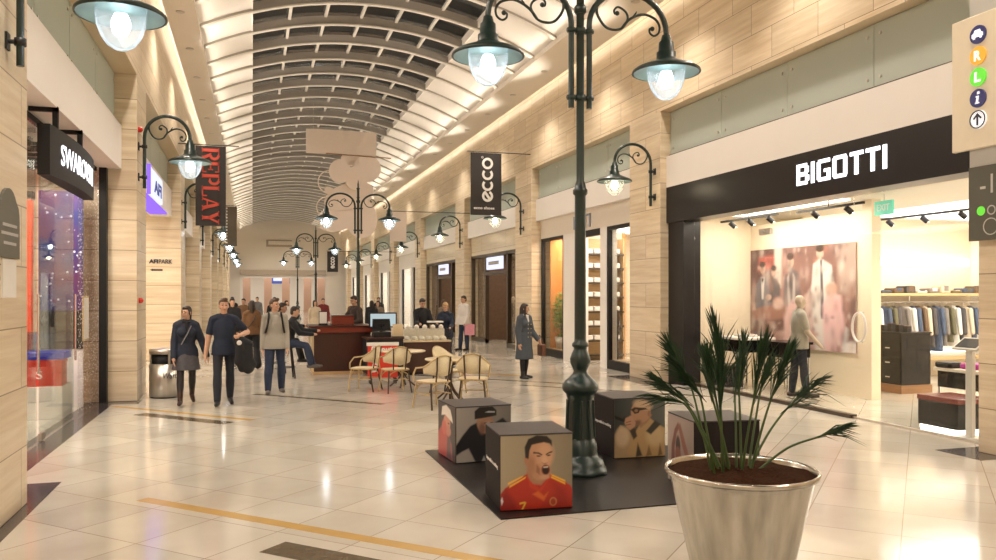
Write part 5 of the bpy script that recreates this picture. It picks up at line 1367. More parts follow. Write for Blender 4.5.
# at the mahogany counter
sit = dict(legR=82, kneeR=70, legL=78, kneeL=60, pelvis=.80, lean=14, armR=35, bendR=50, armL=45, bendL=45, nod=10, outR=5, outL=5)
person('person', (.76, 18.7, 0), math.radians(82), 1.80, 'man in black jacket seated on a bar stool facing the mahogany counter', sit,
    [('trousers', 'jeans', dict(loose=.006)), ('jacket', 'blackcloth'), ('shoes', 'shoegrey')], 'skin', 'hairdark', 'short', .014)
person('person', (.60, 19.95, 0), math.radians(85), 1.84, 'man in black seated behind the seated man in jeans, mostly hidden', dict(sit, pelvis=.84, lean=8),
    [('trousers', 'blackcloth'), ('jacket', 'blackcloth'), ('shoes', 'shoeblack')], 'skin2', 'hairdark', 'short', .016)
def stool(x, y, label):
    t = thing('bar_stool', (x, y, 0), label, 'stool', .1, 'bar stools at the mahogany counter')
    b = MB(); b.lathe([(0, .68), (.17, .68), (.185, .70), (.185, .725), (.16, .745), (0, .75)], 24); b.build('seat', M['blackmatt'], t)
    for a in (.78, 2.36, 3.93, 5.5): MB().tube([(.12 * math.cos(a), .12 * math.sin(a), .69), (.22 * math.cos(a), .22 * math.sin(a), 0)], .018, 8).build('leg', M['blackmatt'], t)
    MB().tube([(.185 * math.cos(a), .185 * math.sin(a), .25) for a in [2 * PI * i / 20 for i in range(21)]], .010, 6).build('foot_ring', M['blackmatt'], t)
stool(.76, 18.7, 'black bar stool under the seated man in blue jeans'); stool(.60, 19.95, 'black bar stool under the mostly hidden seated man')
person('person', (2.62, 20.75, 0), math.radians(-62), 1.88, 'bearded man in dark brown shirt working behind the mahogany counter',
    dict(lean=10, nod=14, handR=(-.16, -.50, 1.14), elbowR=(-.8, .3, -.6), handL=(.20, -.44, 1.12), elbowL=(.8, .4, -.6)),
    [('trousers', 'blackcloth'), ('shirt', 'darkbrowncloth', dict(d=.006)), ('shoes', 'shoeblack')], 'skin2', 'hairdark', 'short', .013)
# behind the cake counter
person('person', (4.22, 20.5, 0), math.radians(10), 1.80, 'dark-haired assistant in black behind the cake counter',
    dict(nod=22, lean=4, armR=25, bendR=60, armL=25, bendL=60), [('trousers', 'blackcloth'), ('jacket', 'blackcloth'), ('shoes', 'shoeblack')], 'skin', 'hairdark', 'short', .014)
person('person', (4.80, 20.2, 0), math.radians(-25), 1.70, 'fair-haired assistant in dark blue behind the cake counter',
    dict(nod=20, lean=5, armR=25, bendR=60, armL=25, bendL=55), [('trousers', 'blackcloth'), ('jacket', 'navy'), ('shoes', 'shoeblack')], 'skin', 'hairblond', 'pony', .014, True)
wm = person('person', (6.85, 26.2, 0), math.radians(-60), 1.86, 'man in white shirt holding a pink bag by the dark shopfront',
    dict(armR=5, armL=6, bendR=15, bendL=25, yaw=-10, nod=8, legR=4, legL=-3), [('trousers', 'jeans', dict(loose=.008)), ('shirt', 'whitecloth', dict(d=.008)), ('shoes', 'shoeblack')], 'skin', 'hairdark', 'short', .016)
person('person', (6.28, 26.75, 0), math.radians(15), 1.72, 'person in brown top and jeans beside the man with the white shirt',
    dict(legR=3, legL=-3, armR=10, bendR=50, armL=5, nod=10, yaw=20), [('trousers', 'jeans', dict(loose=.006)), ('jacket', 'taupecloth'), ('cross_strap', 'blackcloth'), ('shoes', 'shoeblack')], 'skin', 'hairbrown', 'long', .016, True)
t = thing('paper_bag', (7.0, 26.02, .52), 'pink paper bag carried by the man in the white shirt', 'bag')
b = MB(); b.box(-.16, .16, -.06, .06, 0, .36, .004); b.build('bag_body', M['bagpink'], t)
b = MB(); b.tube(smooth_path([(-.07, 0, .36), (-.05, 0, .47), (.05, 0, .47), (.07, 0, .36)], 5), .006, 6); b.build('handle', M['whitecloth'], t)

# people further down the arcade
def back_x(px, Y):
    r = (px - 498) / 800; th = math.atan(246 / 800); return Y * (math.sin(th) + r * math.cos(th)) / (math.cos(th) - r * math.sin(th))
far = [(-.55, 24.6, 10, 'blackcloth', 'blackcloth', 'short', 1.80, 'dark-clad person just behind the man in the navy T-shirt'),
       (-.30, 31.0, -20, 'browncloth', 'jeans', 'short', 1.76, 'person in brown far down the arcade, beside the left pillars'),
       (.75, 29.0, 0, 'blackcloth', 'darkjeans', 'short', 1.82, 'person in black behind the shoulder of the man in grey'),
       (1.35, 34.0, 30, 'whitecloth', 'jeans', 'long', 1.66, 'small distant person in a white top in the middle of the arcade'),
       (-.85, 38.0, 180, 'blackcloth', 'blackcloth', 'short', 1.80, 'small distant person in black walking away along the left wall'),
       (.25, 42.0, 0, 'greycloth', 'darkjeans', 'short', 1.78, 'tiny distant person in grey at the middle of the arcade'),
       (3.55, 29.5, 200, 'browncloth', 'darkjeans', 'short', 1.74, 'person in brown seen just beyond the second lamp post'),
       (4.35, 30.5, 170, 'blackcloth', 'blackcloth', 'long', 1.68, 'long-haired person in black by the bright shops'),
       (4.75, 31.5, -30, 'taupecloth', 'jeans', 'long', 1.66, 'person in taupe beside the bright shops, left of the assistants'),
       (2.2, 30.0, 20, 'creamcloth', 'jeans', 'long', 1.70, 'person in cream jacket behind the seated men'),
       (2.75, 33.0, 0, 'redcloth', 'darkjeans', 'short', 1.75, 'small distant person in dark red beyond the mahogany counter'),
       (5.6, 37.0, 0, 'blackcloth', 'darkjeans', 'short', 1.78, 'small distant person in black by the bright shop windows')]
M['redcloth'] = mat('dark_red_cloth', (.18, .02, .02), .85, var=.2)
for x, y, r, top, bot, hs_, H_, l in far:
    person('person', (x, y, 0), math.radians(r), H_, l, dict(legR=9, kneeR=3, legL=-9, kneeL=10, armR=-5, armL=6), [('trousers', bot, dict(loose=.006)), ('jacket', top), ('shoes', 'shoeblack')], 'skin', 'hairdark', hs_, .024)
# ------------------------------------------------------------------ mahogany counter and what stands on it
t = thing('serving_counter', (2.05, 19.75, 0), 'dark mahogany serving counter with red top band and pale skirting', 'counter')
b = MB(); b.box(-.66, .66, -.50, .50, .07, .98, .01); b.build('body', M['darkwood'], t)
b = MB(); b.box(-.74, .72, -.57, .57, .98, 1.12, .012); b.build('top_band', M['mahogany'], t)
b = MB(); b.box(-.78, .74, -.60, .60, 1.12, 1.15, .006); b.build('worktop', M['darkwood'], t)
b = MB(); b.box(-.68, .68, -.52, .52, 0, .07); b.build('skirting', M['lightwood'], t)
b = MB(); b.box(-.72, -.66, -.5, .5, .07, .98); b.build('end_panel', M['tabletop'], t)
t = thing('menu_stand', (1.62, 19.45, 1.15), 'upright white menu card in dark frame standing on the mahogany counter', 'menu')
b = MB(); b.box(-.10, .10, -.012, .012, .03, .34); b.build('frame', M['blackmatt'], t); MB().box(-.085, .085, -.016, -.012, .05, .32).build('card', M['paper'], t); MB().box(-.11, .11, -.06, .06, 0, .03).build('foot', M['blackmatt'], t)
t = thing('wooden_box', (2.08, 19.6, 1.15), 'mahogany box on the counter in front of the man with the dark shirt', 'box')
b = MB(); b.box(-.26, .26, -.2, .2, 0, .22, .01); b.build('body', M['mahogany'], t); b = MB(); b.box(-.27, .27, -.21, .21, .22, .24, .004); b.build('lid', M['darkwood'], t)
t = thing('napkin_stack', (1.75, 19.9, 1.15), 'small pale napkin stack behind the menu card', 'napkins'); MB().box(-.07, .07, -.07, .07, 0, .06).build('paper', M['paper'], t)
# till station between the two counters
t = thing('till_counter', (2.93, 18.75, 0), 'dark counter block carrying the black till beside the mahogany counter', 'counter')
b = MB(); b.box(-.42, .42, -.40, .40, .06, .86, .008); b.build('body', M['blackmatt'], t); b = MB(); b.box(-.44, .44, -.42, .42, .86, .90, .004); b.build('worktop', M['darkwood'], t); MB().box(-.4, .4, -.38, .38, 0, .06).build('skirting', M['darkwood'], t)
t = thing('till', (2.88, 18.62, .90), 'black till with its dark back turned to the camera', 'till')
b = MB(); b.box(-.20, .20, -.18, .18, 0, .12, .01); b.build('drawer_box', M['blackmatt'], t)
b = MB(); fnq = lambda u, v, d: Vector((u, d + v * .25, v)); b.prism([(-.22, .14), (.22, .14), (.20, .42), (-.20, .42)], fnq, -.10, -.06); b.build('screen_back', M['black'], t); b = MB(); b.tube([(0, .0, .1), (0, -.04, .28)], .035, 10); b.build('stand', M['blackmatt'], t)
t = thing('lit_display', (2.98, 19.02, .90), 'pale lit display panel in a dark frame behind the black till', 'display')
b = MB(); b.box(-.33, .33, -.03, .03, .20, .56, .01); b.build('frame', M['blackmatt'], t); MB().box(-.30, .30, -.036, -.03, .23, .53).build('screen', M['screen'], t); b = MB(); b.box(-.05, .05, -.05, .05, 0, .22); b.build('stand', M['blackmatt'], t)
t = thing('card_stand', (3.24, 18.45, .90), 'small cream card standing upright beside the black till', 'card')
MB().box(-.12, .12, -.01, .01, .0, .30).build('card', M['tabletop'], t); MB().box(-.13, .13, -.05, .05, -.0, .015).build('foot', M['blackmatt'], t)
# red board
t = thing('kiosk_board', (2.66, 17.0, 0), 'red board with white lettering and a white top edge behind the bistro chairs', 'sign board')
b = MB(); b.box(-.32, .32, -.02, .02, .12, .80, .006); b.build('panel', M['redbox'], t); MB().box(-.34, .34, -.03, .03, .80, .87).build('top_edge', M['paper'], t)
b = MB(); text_mb(b, 'Donuts', frame_fn((-.26, -.02, .66), (1, 0, 0), (0, 0, 1), (0, -1, 0)), .52, .13, .004, .03, 0, .2); text_mb(b, 'D', frame_fn((-.24, -.02, .24), (1, 0, 0), (0, 0, 1), (0, -1, 0)), .15, .2, .004, .03, 0, .2); b.build('lettering', M['letterwhite'], t)
for s in (-1, 1):
    b = MB(); b.box(s * .26 - .02, s * .26 + .02, -.12, .12, 0, .12); b.build('foot', M['blackmatt'], t)
# cake counter
t = thing('cake_counter', (3.98, 19.1, 0), 'dark counter with glass-fronted cream cake display on top', 'counter')
b = MB(); b.box(-.56, .56, -.45, .45, .05, .76, .008); b.build('body', M['darkwood'], t); MB().box(-.54, .54, -.43, .43, 0, .05).build('skirting', M['blackmatt'], t)
b = MB(); b.box(-.58, .58, -.47, .47, .76, .80, .004); b.build('worktop', M['tabletop'], t)
b = MB(); b.box(-.55, .55, -.455, -.447, .80, 1.06); b.box(-.55, .55, -.455, .1, 1.06, 1.07); b.build('display_glass', M['glass'], t)
b = MB(); b.box(-.55, .55, .12, .18, .80, 1.06); b.build('display_back', M['display'], t)
random.seed(3)
cakes = 0
def make_cake():
    t = thing('cake', (0, 0, 0), 'small frosted cake in the cream counter display', 'cake', 0, 'cakes in the counter display')
    MB().lathe([(0, 0), (.055, 0), (.06, .05), (.05, .06), (.03, .085), (0, .095)], 14).build('sponge', M['display'], t)
    MB().lathe([(0, -.002), (.07, -.002), (.075, .004), (0, .004)], 14).build('plate', M['paper'], t); return t
ck = None
for r in range(2):
    for i in range(6):
        p = (3.98 - .44 + .175 * i, 18.78 + .20 * r, .802)
        if ck is None: ck = make_cake(); ck.location = p
        else: dup(ck, p, i)
for i in range(5):
    dup(ck, (3.98 - .40 + .2 * i, 18.95, 1.072), i, 'small frosted cake on top of the glass counter display', 'cakes on the counter display')
t = thing('tray', (4.50, 19.66, .80), 'white tray held by the two assistants', 'tray'); t.location = (4.42, 19.78, 1.18)
MB().box(-.19, .19, -.12, .12, 0, .04, .008).build('dish', M['paper'], t)

# ------------------------------------------------------------------ boutique with the black fascia
pic = paint(150, 100, lambda u, v: np.array([.30, .16, .14])[None, None] * (1.3 - .5 * v + .4 * np.sin(u * 7) * .5)[..., None], [
    ('p', [(0, .55), (0, 1.02), (.30, 1.02), (.30, .6)], (.12, .05, .05), .04), ('p', [(.09, .78), (.30, .80), (.30, .93), (.10, .92)], (.52, .10, .08), .05), ('p', [(.26, .60), (.33, .60), (.34, 1.02), (.26, 1.02)], (.62, .56, .50), .03),
    ('p', [(.02, .0), (.05, .62), (.13, .73), (.20, .68), (.24, .40), (.22, .0)], (.16, .15, .18), .02), ('e', .135, .80, .030, .055, 0, (.55, .36, .28), .015), ('e', .133, .845, .033, .03, 0, (.07, .04, .03), .012), ('p', [(.115, .71), (.155, .71), (.145, .48), (.125, .48)], (.74, .70, .68), .012), ('p', [(.12, .70), (.15, .70), (.14, .66), (.13, .66)], (.03, .03, .03), .008),
    ('p', [(.20, .45), (.22, .68), (.28, .70), (.32, .62), (.32, .40)], (.10, .08, .09), .02), ('e', .255, .76, .026, .05, 0, (.52, .33, .26), .015), ('e', .255, .80, .028, .03, 0, (.05, .03, .025), .012),
    ('p', [(.34, .30), (.37, .72), (.43, .80), (.50, .74), (.53, .50), (.50, .25)], (.15, .12, .13), .02), ('p', [(.39, .70), (.41, .74), (.43, .40), (.40, .40)], (.50, .44, .42), .012), ('p', [(.45, .74), (.47, .70), (.47, .40), (.44, .42)], (.50, .44, .42), .012), ('e', .425, .86, .030, .058, .1, (.58, .40, .32), .015), ('e', .42, .91, .036, .036, 0, (.06, .035, .03), .012),
    ('p', [(.0, .36), (.20, .42), (.52, .40), (.52, .30), (.0, .24)], (.34, .17, .13), .03), ('p', [(.0, .24), (.5, .30), (.5, .18), (.0, .12)], (.15, .07, .06), .03), ('e', .30, .44, .05, .06, 0, (.62, .42, .36), .03), ('e', .20, .50, .03, .03, 0, (.62, .42, .34), .015), ('p', [(.02, .36), (.04, .52), (.06, .36)], (.5, .36, .3), .01),
    ('p', [(.36, .0), (.36, .34), (.44, .48), (.52, .40), (.56, .0)], (.66, .42, .40), .03), ('p', [(.55, .1), (.56, .50), (.63, .62), (.72, .58), (.74, .1)], (.60, .44, .40), .03),
    ('p', [(.62, .55), (.64, .82), (.70, .88), (.80, .80), (.84, .50), (.80, .0), (.66, .0)], (.72, .66, .62), .02), ('p', [(.70, .86), (.72, .86), (.74, .3), (.71, .3)], (.10, .09, .12), .01), ('e', .70, .92, .032, .055, .1, (.56, .38, .30), .015), ('e', .70, .965, .038, .034, 0, (.06, .04, .03), .012),
    ('p', [(.74, .0), (.72, .42), (.78, .56), (.88, .52), (.94, .0)], (.78, .50, .50), .03), ('e', .80, .58, .05, .06, 0, (.62, .36, .28), .03), ('p', [(.88, .0), (.92, .24), (1.02, .16), (1.02, .0)], (.80, .76, .74), .02), ('p', [(.86, .55), (.86, 1.02), (1.02, 1.02), (1.02, .5)], (.44, .32, .28), .05), ('p', [(.93, .1), (.95, .5), (1.0, .5), (1.0, .1)], (.18, .10, .09), .04), ])
rs = np.random.RandomState(4)
yy, xx = np.mgrid[0:pic.shape[0], 0:pic.shape[1]]
for k in range(260):
    cx, cy, r = rs.uniform(0, pic.shape[1]), rs.uniform(0, pic.shape[0]), rs.uniform(1.0, 4.5)
    a = np.exp(-(((xx - cx) / r) ** 2 + ((yy - cy) / (r * rs.uniform(.6, 2.2))) ** 2))[..., None] * rs.uniform(.25, .6)
    c = [(.05, .03, .03), (.68, .58, .52), (.40, .16, .12), (.16, .10, .10), (.55, .40, .36)][rs.randint(5)]
    pic = pic * (1 - a) + np.array(c) * a
t = thing('wall_poster', (10.61, 13.72, .80), 'large poster of well-dressed people in a bar on the boutique panel', 'poster')
print_panel('printed_picture', frame_fn((0, 1.62, 0), (0, -1, 0), (0, 0, 1), (-1, 0, 0)), 3.24, 2.06, pic, t, .02)
# window mannequin
def mannequin(loc, rotz, H, label, wear, pose, q=.016):
    t = person('mannequin', (loc[0], loc[1], loc[2]), rotz, H, label, pose, wear, 'mannequin', None, 'short', q, False, 'mannequin')
    MB().lathe([(0, -.03), (.20, -.03), (.20, .0), (0, .0)], 24).build('base_plate', M['steel'], t)
    return t
mannequin((9.55, 12.35, .03), math.radians(70), 1.88, 'window mannequin in pale waistcoat and dark trousers before the bar poster', [('trousers', 'darkjeans', dict(loose=.004)), ('tshirt', 'greyknit', dict(d=.006)), ('shoes', 'bootbrown')],
    dict(legR=6, legL=-6, armR=14, bendR=28, armL=-4, bendL=20))
# display tables in the window
def table_block(name, loc, sx, sy, h, topm, bodym, label, cat='display table'):
    t = thing(name, loc, label, cat)
    b = MB(); b.box(-sx, sx, -sy, sy, h - .05, h, .01); b.build('top', M[topm], t)
    b = MB(); b.box(-sx + .04, sx - .04, -sy + .04, sy - .04, h - .30, h - .05, .01); b.build('drawer_box', M[bodym], t)
    for ax in (-1, 1):
        for ay in (-1, 1): MB().tube([(ax * (sx - .06), ay * (sy - .06), h - .30), (ax * (sx - .06), ay * (sy - .06), 0)], .022, 8).build('leg', M['chrome'], t)
    return t
table_block('display_table', (9.75, 14.3, 0), .38, .48, 1.02, 'white', 'black', 'white-topped display table with chrome legs by the boutique side wall')
table_block('display_table', (9.95, 13.25, 0), .30, .42, .98, 'black', 'black', 'glossy black display table with chrome legs beside the window mannequin')
t = thing('folded_shirt', (9.75, 14.3, 1.02), 'pale folded shirt lying on the white-topped display table', 'shirt')
b = MB(); b.box(-.16, .16, -.2, .2, 0, .05, .02); b.build('cloth', M['whitecloth'], t); MB().box(-.05, .05, -.205, -.12, .05, .065).build('collar', M['paper'], t)
t = thing('storage_box', (9.35, 14.45, 0), 'low dark box on the boutique floor under the white-topped table', 'box'); b = MB(); b.box(-.12, .28, -.3, .3, 0, .42, .01); b.build('body', M['black'], t); MB().box(-.13, .29, -.31, .31, .42, .45).build('lid', M['darkwood'], t)
# glossy black cabinet
t = thing('black_cabinet', (12.15, 12.9, 0), 'glossy black cabinet with brown plinth in the middle of the boutique', 'cabinet')
b = MB(); b.box(-.35, .35, -.62, .62, .16, 1.14, .01); b.build('body', M['black'], t); b = MB(); b.box(-.37, .37, -.64, .64, .0, .16); b.build('plinth', M['wood'], t)
b = MB(); b.box(-.37, .37, -.64, .64, 1.14, 1.17, .005); b.build('top', M['black'], t)
for k in range(2):
    for z in (.30, .58, .86):
        MB().box(-.362, -.35, -.60 + .61 * k, -.01 + .61 * k, z - .12, z + .12).build('drawer', M['black'], t); MB().box(-.38, -.362, -.36 + .61 * k, -.24 + .61 * k, z - .01, z + .01).build('handle', M['chrome'], t)
for i in range(5):
    o = thing('perfume_box', (12.1, 12.45 + .2 * i, 1.17), 'small dark box lined up on the glossy black cabinet', 'box', 0, 'small boxes on the black cabinet'); MB().box(-.05, .05, -.05, .05, 0, .10 + .02 * (i % 3)).build('body', M['blackmatt'], o); MB().box(-.052, .052, -.052, .052, .10 + .02 * (i % 3), .115 + .02 * (i % 3)).build('lid', M['darkwood'], o)
# clothes rail with hanging garments, shelf with folded clothes above
t = thing('clothes_rail', (14.0, 14.45, 0), 'long steel clothes rail in the lit back niche of the boutique', 'clothes rail')
b = MB(); b.tube([(-1.9, 0, 1.72), (2.1, 0, 1.72)], .018, 8); b.build('rail', M['chrome'], t)
for x in (-1.9, .1, 2.1): MB().tube([(x, 0, 1.72), (x, 0, 1.86)], .015, 8).build('hanger_post', M['chrome'], t)
tag(MB().box(12.05, 16.2, 14.20, 14.84, 1.86, 1.92).build('wall_shelf', M['lightwood']), 'light wooden wall shelf above the clothes rail, carrying folded garments', 'shelf')
tag(MB().box(12.05, 16.2, 14.25, 14.84, .42, .50).build('wall_shelf', M['lightwood']), 'low wooden wall shelf under the hanging garments', 'shelf')
tag(MB().box(12.1, 16.15, 14.75, 14.84, 2.55, 2.72).build('strip_lamp', M['shopceil']), 'bright horizontal strip lamp high in the clothes niche', 'lamp')
tag(MB().box(12.1, 16.15, 14.78, 14.84, .54, .64).build('strip_lamp', M['shopceil']), 'low horizontal strip lamp behind the hanging garments', 'lamp')
def garment(k):
    t = thing('hanging_garment', (0, 0, 0), 'jacket hanging edge-on from the rail in the lit niche', 'garment', 0, 'garments on the niche rail')
    b = MB(); R = []
    ln = random.uniform(.78, 1.05)
    for z, rx, ry in ((0, .03, .03), (-.05, .045, .15), (-.12, .06, .21), (-.35, .065, .20), (-ln * .8, .07, .21), (-ln, .075, .22)):
        R.append([(rx * math.cos(a) * (1 + .15 * math.sin(3 * a + k)), ry * math.sin(a), z) for a in [2 * PI * i / 18 for i in range(18)]])
    b.rings(R); b.build('body', CLOTHES[k % 7], t)
    for s in (-1, 1): MB().tcap((0, s * .19, -.10), (.02, s * .24, -.62), .055, .045, 10).build('sleeve', CLOTHES[k % 7], t)
    MB().tube(smooth_path([(0, 0, .0), (0, 0, .06), (0, .02, .085), (0, .0, .10), (0, -.02, .085)], 3), .006, 6).build('hanger_hook', M['chrome'], t)
    return t
KIDS.clear(); random.seed(11)
proto = [garment(k) for k in range(7)]
order = [1, 0, 3, 5, 1, 4, 2, 6, 1, 0, 4, 2, 5, 3, 1, 2, 0, 6, 4, 1, 3, 2]
used = set()
for i, k in enumerate(order):
    p = (12.35 + .165 * i, 14.45, 1.635)
    if k not in used: proto[k].location = p; proto[k].rotation_euler = (0, 0, random.uniform(-.25, .25)); used.add(k)
    else: dup(proto[k], p, random.uniform(-.25, .25))
for i in range(12):
    o = thing('folded_garment', (12.4 + .33 * i, 14.5, 1.92), 'folded garment on the shelf above the niche rail', 'garment', 0, 'folded clothes on the niche shelf')
    b = MB(); b.box(-.13, .13, -.16, .16, 0, .06 + .05 * (i % 3), .02); b.build('cloth', CLOTHES[(i * 3) % 7], o); MB().box(-.06, .06, -.165, -.06, .05, .07 + .05 * (i % 3)).build('collar', CLOTHES[(i * 3 + 4) % 7], o)
# low stand by the window, tablet stand
t = thing('display_plinth', (9.42, 8.85, 0), 'black display plinth with red-brown top just inside the boutique glass', 'plinth')
b = MB(); b.box(-.30, .30, -.34, .34, .05, .40, .01); b.build('body', M['black'], t); b = MB(); b.box(-.31, .31, -.35, .35, .40, .47, .01); b.build('top', M['mahogany'], t); MB().box(-.28, .28, -.32, .32, 0, .05).build('foot', M['shopceil'], t)
table_block('glass_table', (10.4, 9.3, 0), .38, .5, .78, 'display', 'black', 'cream table with dark scarves behind the red-topped plinth')
for i, (m_, l) in enumerate((('blackmatt', 'black folded scarf on the cream boutique table'), ('magenta', 'magenta folded scarf on the cream boutique table'), ('blackmatt', 'second black scarf on the cream boutique table, beside the magenta one'))):
    o = thing('folded_scarf', (10.25 + .12 * (i - 1), 9.62 - .34 * i, .78), l, 'scarf'); b = MB(); b.box(-.13, .13, -.14, .14, 0, .09, .03); b.build('cloth', M[m_], o); MB().box(-.10, .10, -.15, -.13, .0, .05).build('fringe', M[m_], o)
t = thing('tablet_stand', (9.02, 8.22, 0), 'white floor stand with tilted tablet screen beside the near glass edge', 'tablet stand')
b = MB(); b.box(-.035, .035, -.05, .05, .02, 1.18, .01); b.build('post', M['white'], t); MB().lathe([(0, 0), (.17, 0), (.17, .015), (0, .02)], 24).build('base', M['white'], t)
b = MB(); fnt = lambda u, v, d: Vector((v * .8 + d * .6, u, 1.24 + v * .55 + d * -.8 * 0)); b.prism([(-.19, -.13), (.19, -.13), (.19, .13), (-.19, .13)], lambda u, v, d: Vector((v * .84 - d * .54, u, 1.24 + v * .54 + d * .84)), -.015, .015); b.build('tablet', M['white'], t)
b = MB(); b.prism([(-.16, -.10), (.16, -.10), (.16, .10), (-.16, .10)], lambda u, v, d: Vector((v * .84 - d * .54, u, 1.24 + v * .54 + d * .84)), .015, .02); b.build('screen', M['blackmatt'], t)
# ring-shaped white ornament on the panel edge
t = thing('ring_handle', (8.72, 9.9, 1.40), 'white ring door handle on the boutique glass', 'door handle')
MB().tube([(0, .14 * math.cos(a), .22 * math.sin(a)) for a in [2 * PI * i / 28 for i in range(29)]], .018, 8).build('ring', M['white'], t)
b = MB(); b.tube([(0, 0, -.22), (.08, 0, -.22)], .014, 8); b.tube([(0, 0, .22), (.08, 0, .22)], .014, 8); b.build('mount', M['chrome'], t)
t = thing('door_clamp', (8.8, 12.35, 3.02), 'small steel glass clamp at the top of the boutique door', 'clamp'); MB().box(-.03, .03, -.22, .10, -.06, .05).build('plate', M['steel'], t); MB().tube([(-.04, -.06, 0), (.04, -.06, 0)], .02, 8).build('pin', M['chrome'], t)
# track lights
def track(x, y0, y1, n_, label, along='y'):
    t = thing('track_light', (x, (y0 + y1) / 2, 3.42), label, 'track light', 0, 'black track lights in the boutique')
    b = MB(); L_ = (y1 - y0) / 2; b.box(-.025, .025, -L_, L_, -.02, .02); b.build('track', M['blackmatt'], t); MB().tube([(0, 0, 0), (0, 0, .18)], .01, 6).build('stem', M['blackmatt'], t)
    for i in range(n_):
        y = -L_ + (i + .5) * 2 * L_ / n_; h_ = MB().tube([(0, y, -.04), (.10, y - .03, -.13)], .05, 12).build('spot_head', M['blackmatt'], t)
        MB().lathe([(0, 0), (.038, 0), (0, .002)], 12, (.103, y - .032, -.134), cap=False).build('lens', M['spotlens'], h_)
track(9.5, 12.9, 14.8, 3, 'black ceiling track with spotlights above the bar poster'); track(9.7, 10.9, 12.6, 2, 'black ceiling track with spotlights nearer the boutique door'); track(12.3, 8.4, 13.6, 6, 'long black ceiling track with spotlights before the clothes niche')
t = thing('exit_sign', (10.3, 11.1, 3.25), 'small green EXIT sign hanging inside the boutique', 'exit sign')
b = MB(); b.box(-.02, .02, -.20, .20, 0, .24); b.build('panel', M['exitgreen'], t); b = MB(); text_mb(b, 'EXIT', frame_fn((-.021, .14, .07), (0, -1, 0), (0, 0, 1), (-1, 0, 0)), .28, .11, .003, .01); b.build('lettering', M['letterwhite'], t); b = MB(); b.tube([(0, 0, .24), (0, 0, .35)], .008, 6); b.build('rod', M['steel'], t)

# ------------------------------------------------------------------ second right shop: shelves, plant, mannequins
def shelf_unit(loc, w_, h, n_, label, back='shopwhite', goods=True, lx=.35):
    t = thing('shelf_unit', loc, label, 'shelves')
    MB().box(.30, .34, -w_ / 2, w_ / 2, 0, h).build('back_panel', M[back], t)
    for s in (-1, 1): MB().box(-.02, .30, s * w_ / 2 - .02, s * w_ / 2 + .02, 0, h).build('side_panel', M[back], t)
    for i in range(n_): MB().box(-.04, .30, -w_ / 2, w_ / 2, .12 + i * (h - .2) / n_, .17 + i * (h - .2) / n_).build('shelf', M['bronze'], t)
    return t
su = shelf_unit((9.62, 21.05, 0), 1.3, 3.5, 8, 'wall shelves with dark boards behind the lamp post in the NTI shop', 'lightwood'); su.rotation_euler = (0, 0, PI / 2)
shelf_unit((9.75, 17.95, .22), 1.4, 3.2, 6, 'wall shelves with dark boards inside the black-framed window')
random.seed(5); KIDS.clear()
goods = thing('folded_garment', (9.2, 21.18, .17 + .4125), 'folded garment on the dark shelves of the NTI shop', 'garment', 0, 'folded clothes on the NTI shop shelves')
MB().box(-.12, .12, -.13, .13, 0, .14, .02).build('cloth', CLOTHES[4], goods); MB().box(-.125, -.1, -.05, .05, .11, .15).build('collar', CLOTHES[3], goods)
for i in range(1, 8):
    for j in range(4):
        if i + j > 1: dup(goods, (9.2 + .28 * j, 21.18, .17 + i * 3.3 / 8), 0)
t = thing('potted_shrub', (9.12, 22.98, .22), 'bushy bright green plant in the orange display window', 'plant')
MB().lathe([(0, 0), (.16, 0), (.22, .36), (.20, .36), (.18, .32), (0, .32)], 24).build('pot', M['steel'], t)
b = MB(); random.seed(9)
for i in range(750):
    a = random.uniform(0, 2 * PI); c = random.uniform(-1, 1); r = random.random() ** .4
    p = Vector((.26 * r * math.sqrt(1 - c * c) * math.cos(a), .34 * r * math.sqrt(1 - c * c) * math.sin(a), 1.02 + .72 * r * c)); d = Vector((random.gauss(0, 1), random.gauss(0, 1), random.gauss(0, 1))).normalized(); e = d.orthogonal().normalized() * .028; l_ = d * random.uniform(.07, .13)
    b.add([p, p + l_ * .5 + e, p + l_, p + l_ * .5 - e], [(0, 1, 2, 3)])
b.build('foliage', M['leaf'], t, recalc=False)
b = MB()
for i in range(7): b.tube([(0, 0, .3), (random.uniform(-.12, .12), random.uniform(-.18, .18), 1.1)], .012, 6)
b.build('stem', M['stem'], t)
def handbag(loc, m_, label):
    o = thing('handbag', loc, label, 'bag'); b = MB(); b.box(-.09, .09, -.16, .16, 0, .22, .03); b.build('bag_body', M[m_], o); b = MB(); b.tube(smooth_path([(0, -.09, .21), (0, -.06, .34), (0, .06, .34), (0, .09, .21)], 4), .009, 6); b.build('handle', M[m_], o)
handbag((9.0, 22.3, .22), 'blackmatt', 'black handbag on the floor of the orange display window'); handbag((9.05, 21.95, .22), 'greycloth', 'grey handbag at the pillar side of the orange window'); handbag((9.35, 22.3, .80), 'whitecloth', 'white handbag on a small stand in the orange window')
t = thing('display_stand', (9.35, 22.3, .22), 'small white stand under the white handbag', 'stand'); MB().box(-.14, .14, -.2, .2, .03, .58).build('column', M['shopwhite'], t); MB().box(-.16, .16, -.22, .22, 0, .03).build('foot', M['bronze'], t)
mannequin((9.3, 17.45, .25), math.radians(-80), 1.75, 'mannequin in pale top and dark trousers inside the black-framed window', [('trousers', 'blackcloth'), ('shirt', 'creamcloth'), ('shoes', 'shoeblack')], dict(legR=3, legL=-3, armR=5, armL=10, bendL=40))
mannequin((9.35, 19.75, .03), math.radians(-90), 1.72, 'mannequin in brown coat standing in the NTI shop opening', [('trousers', 'blackcloth'), ('jacket', 'darkbrowncloth'), ('shoes', 'shoeblack')], dict(legR=2, legL=-2))
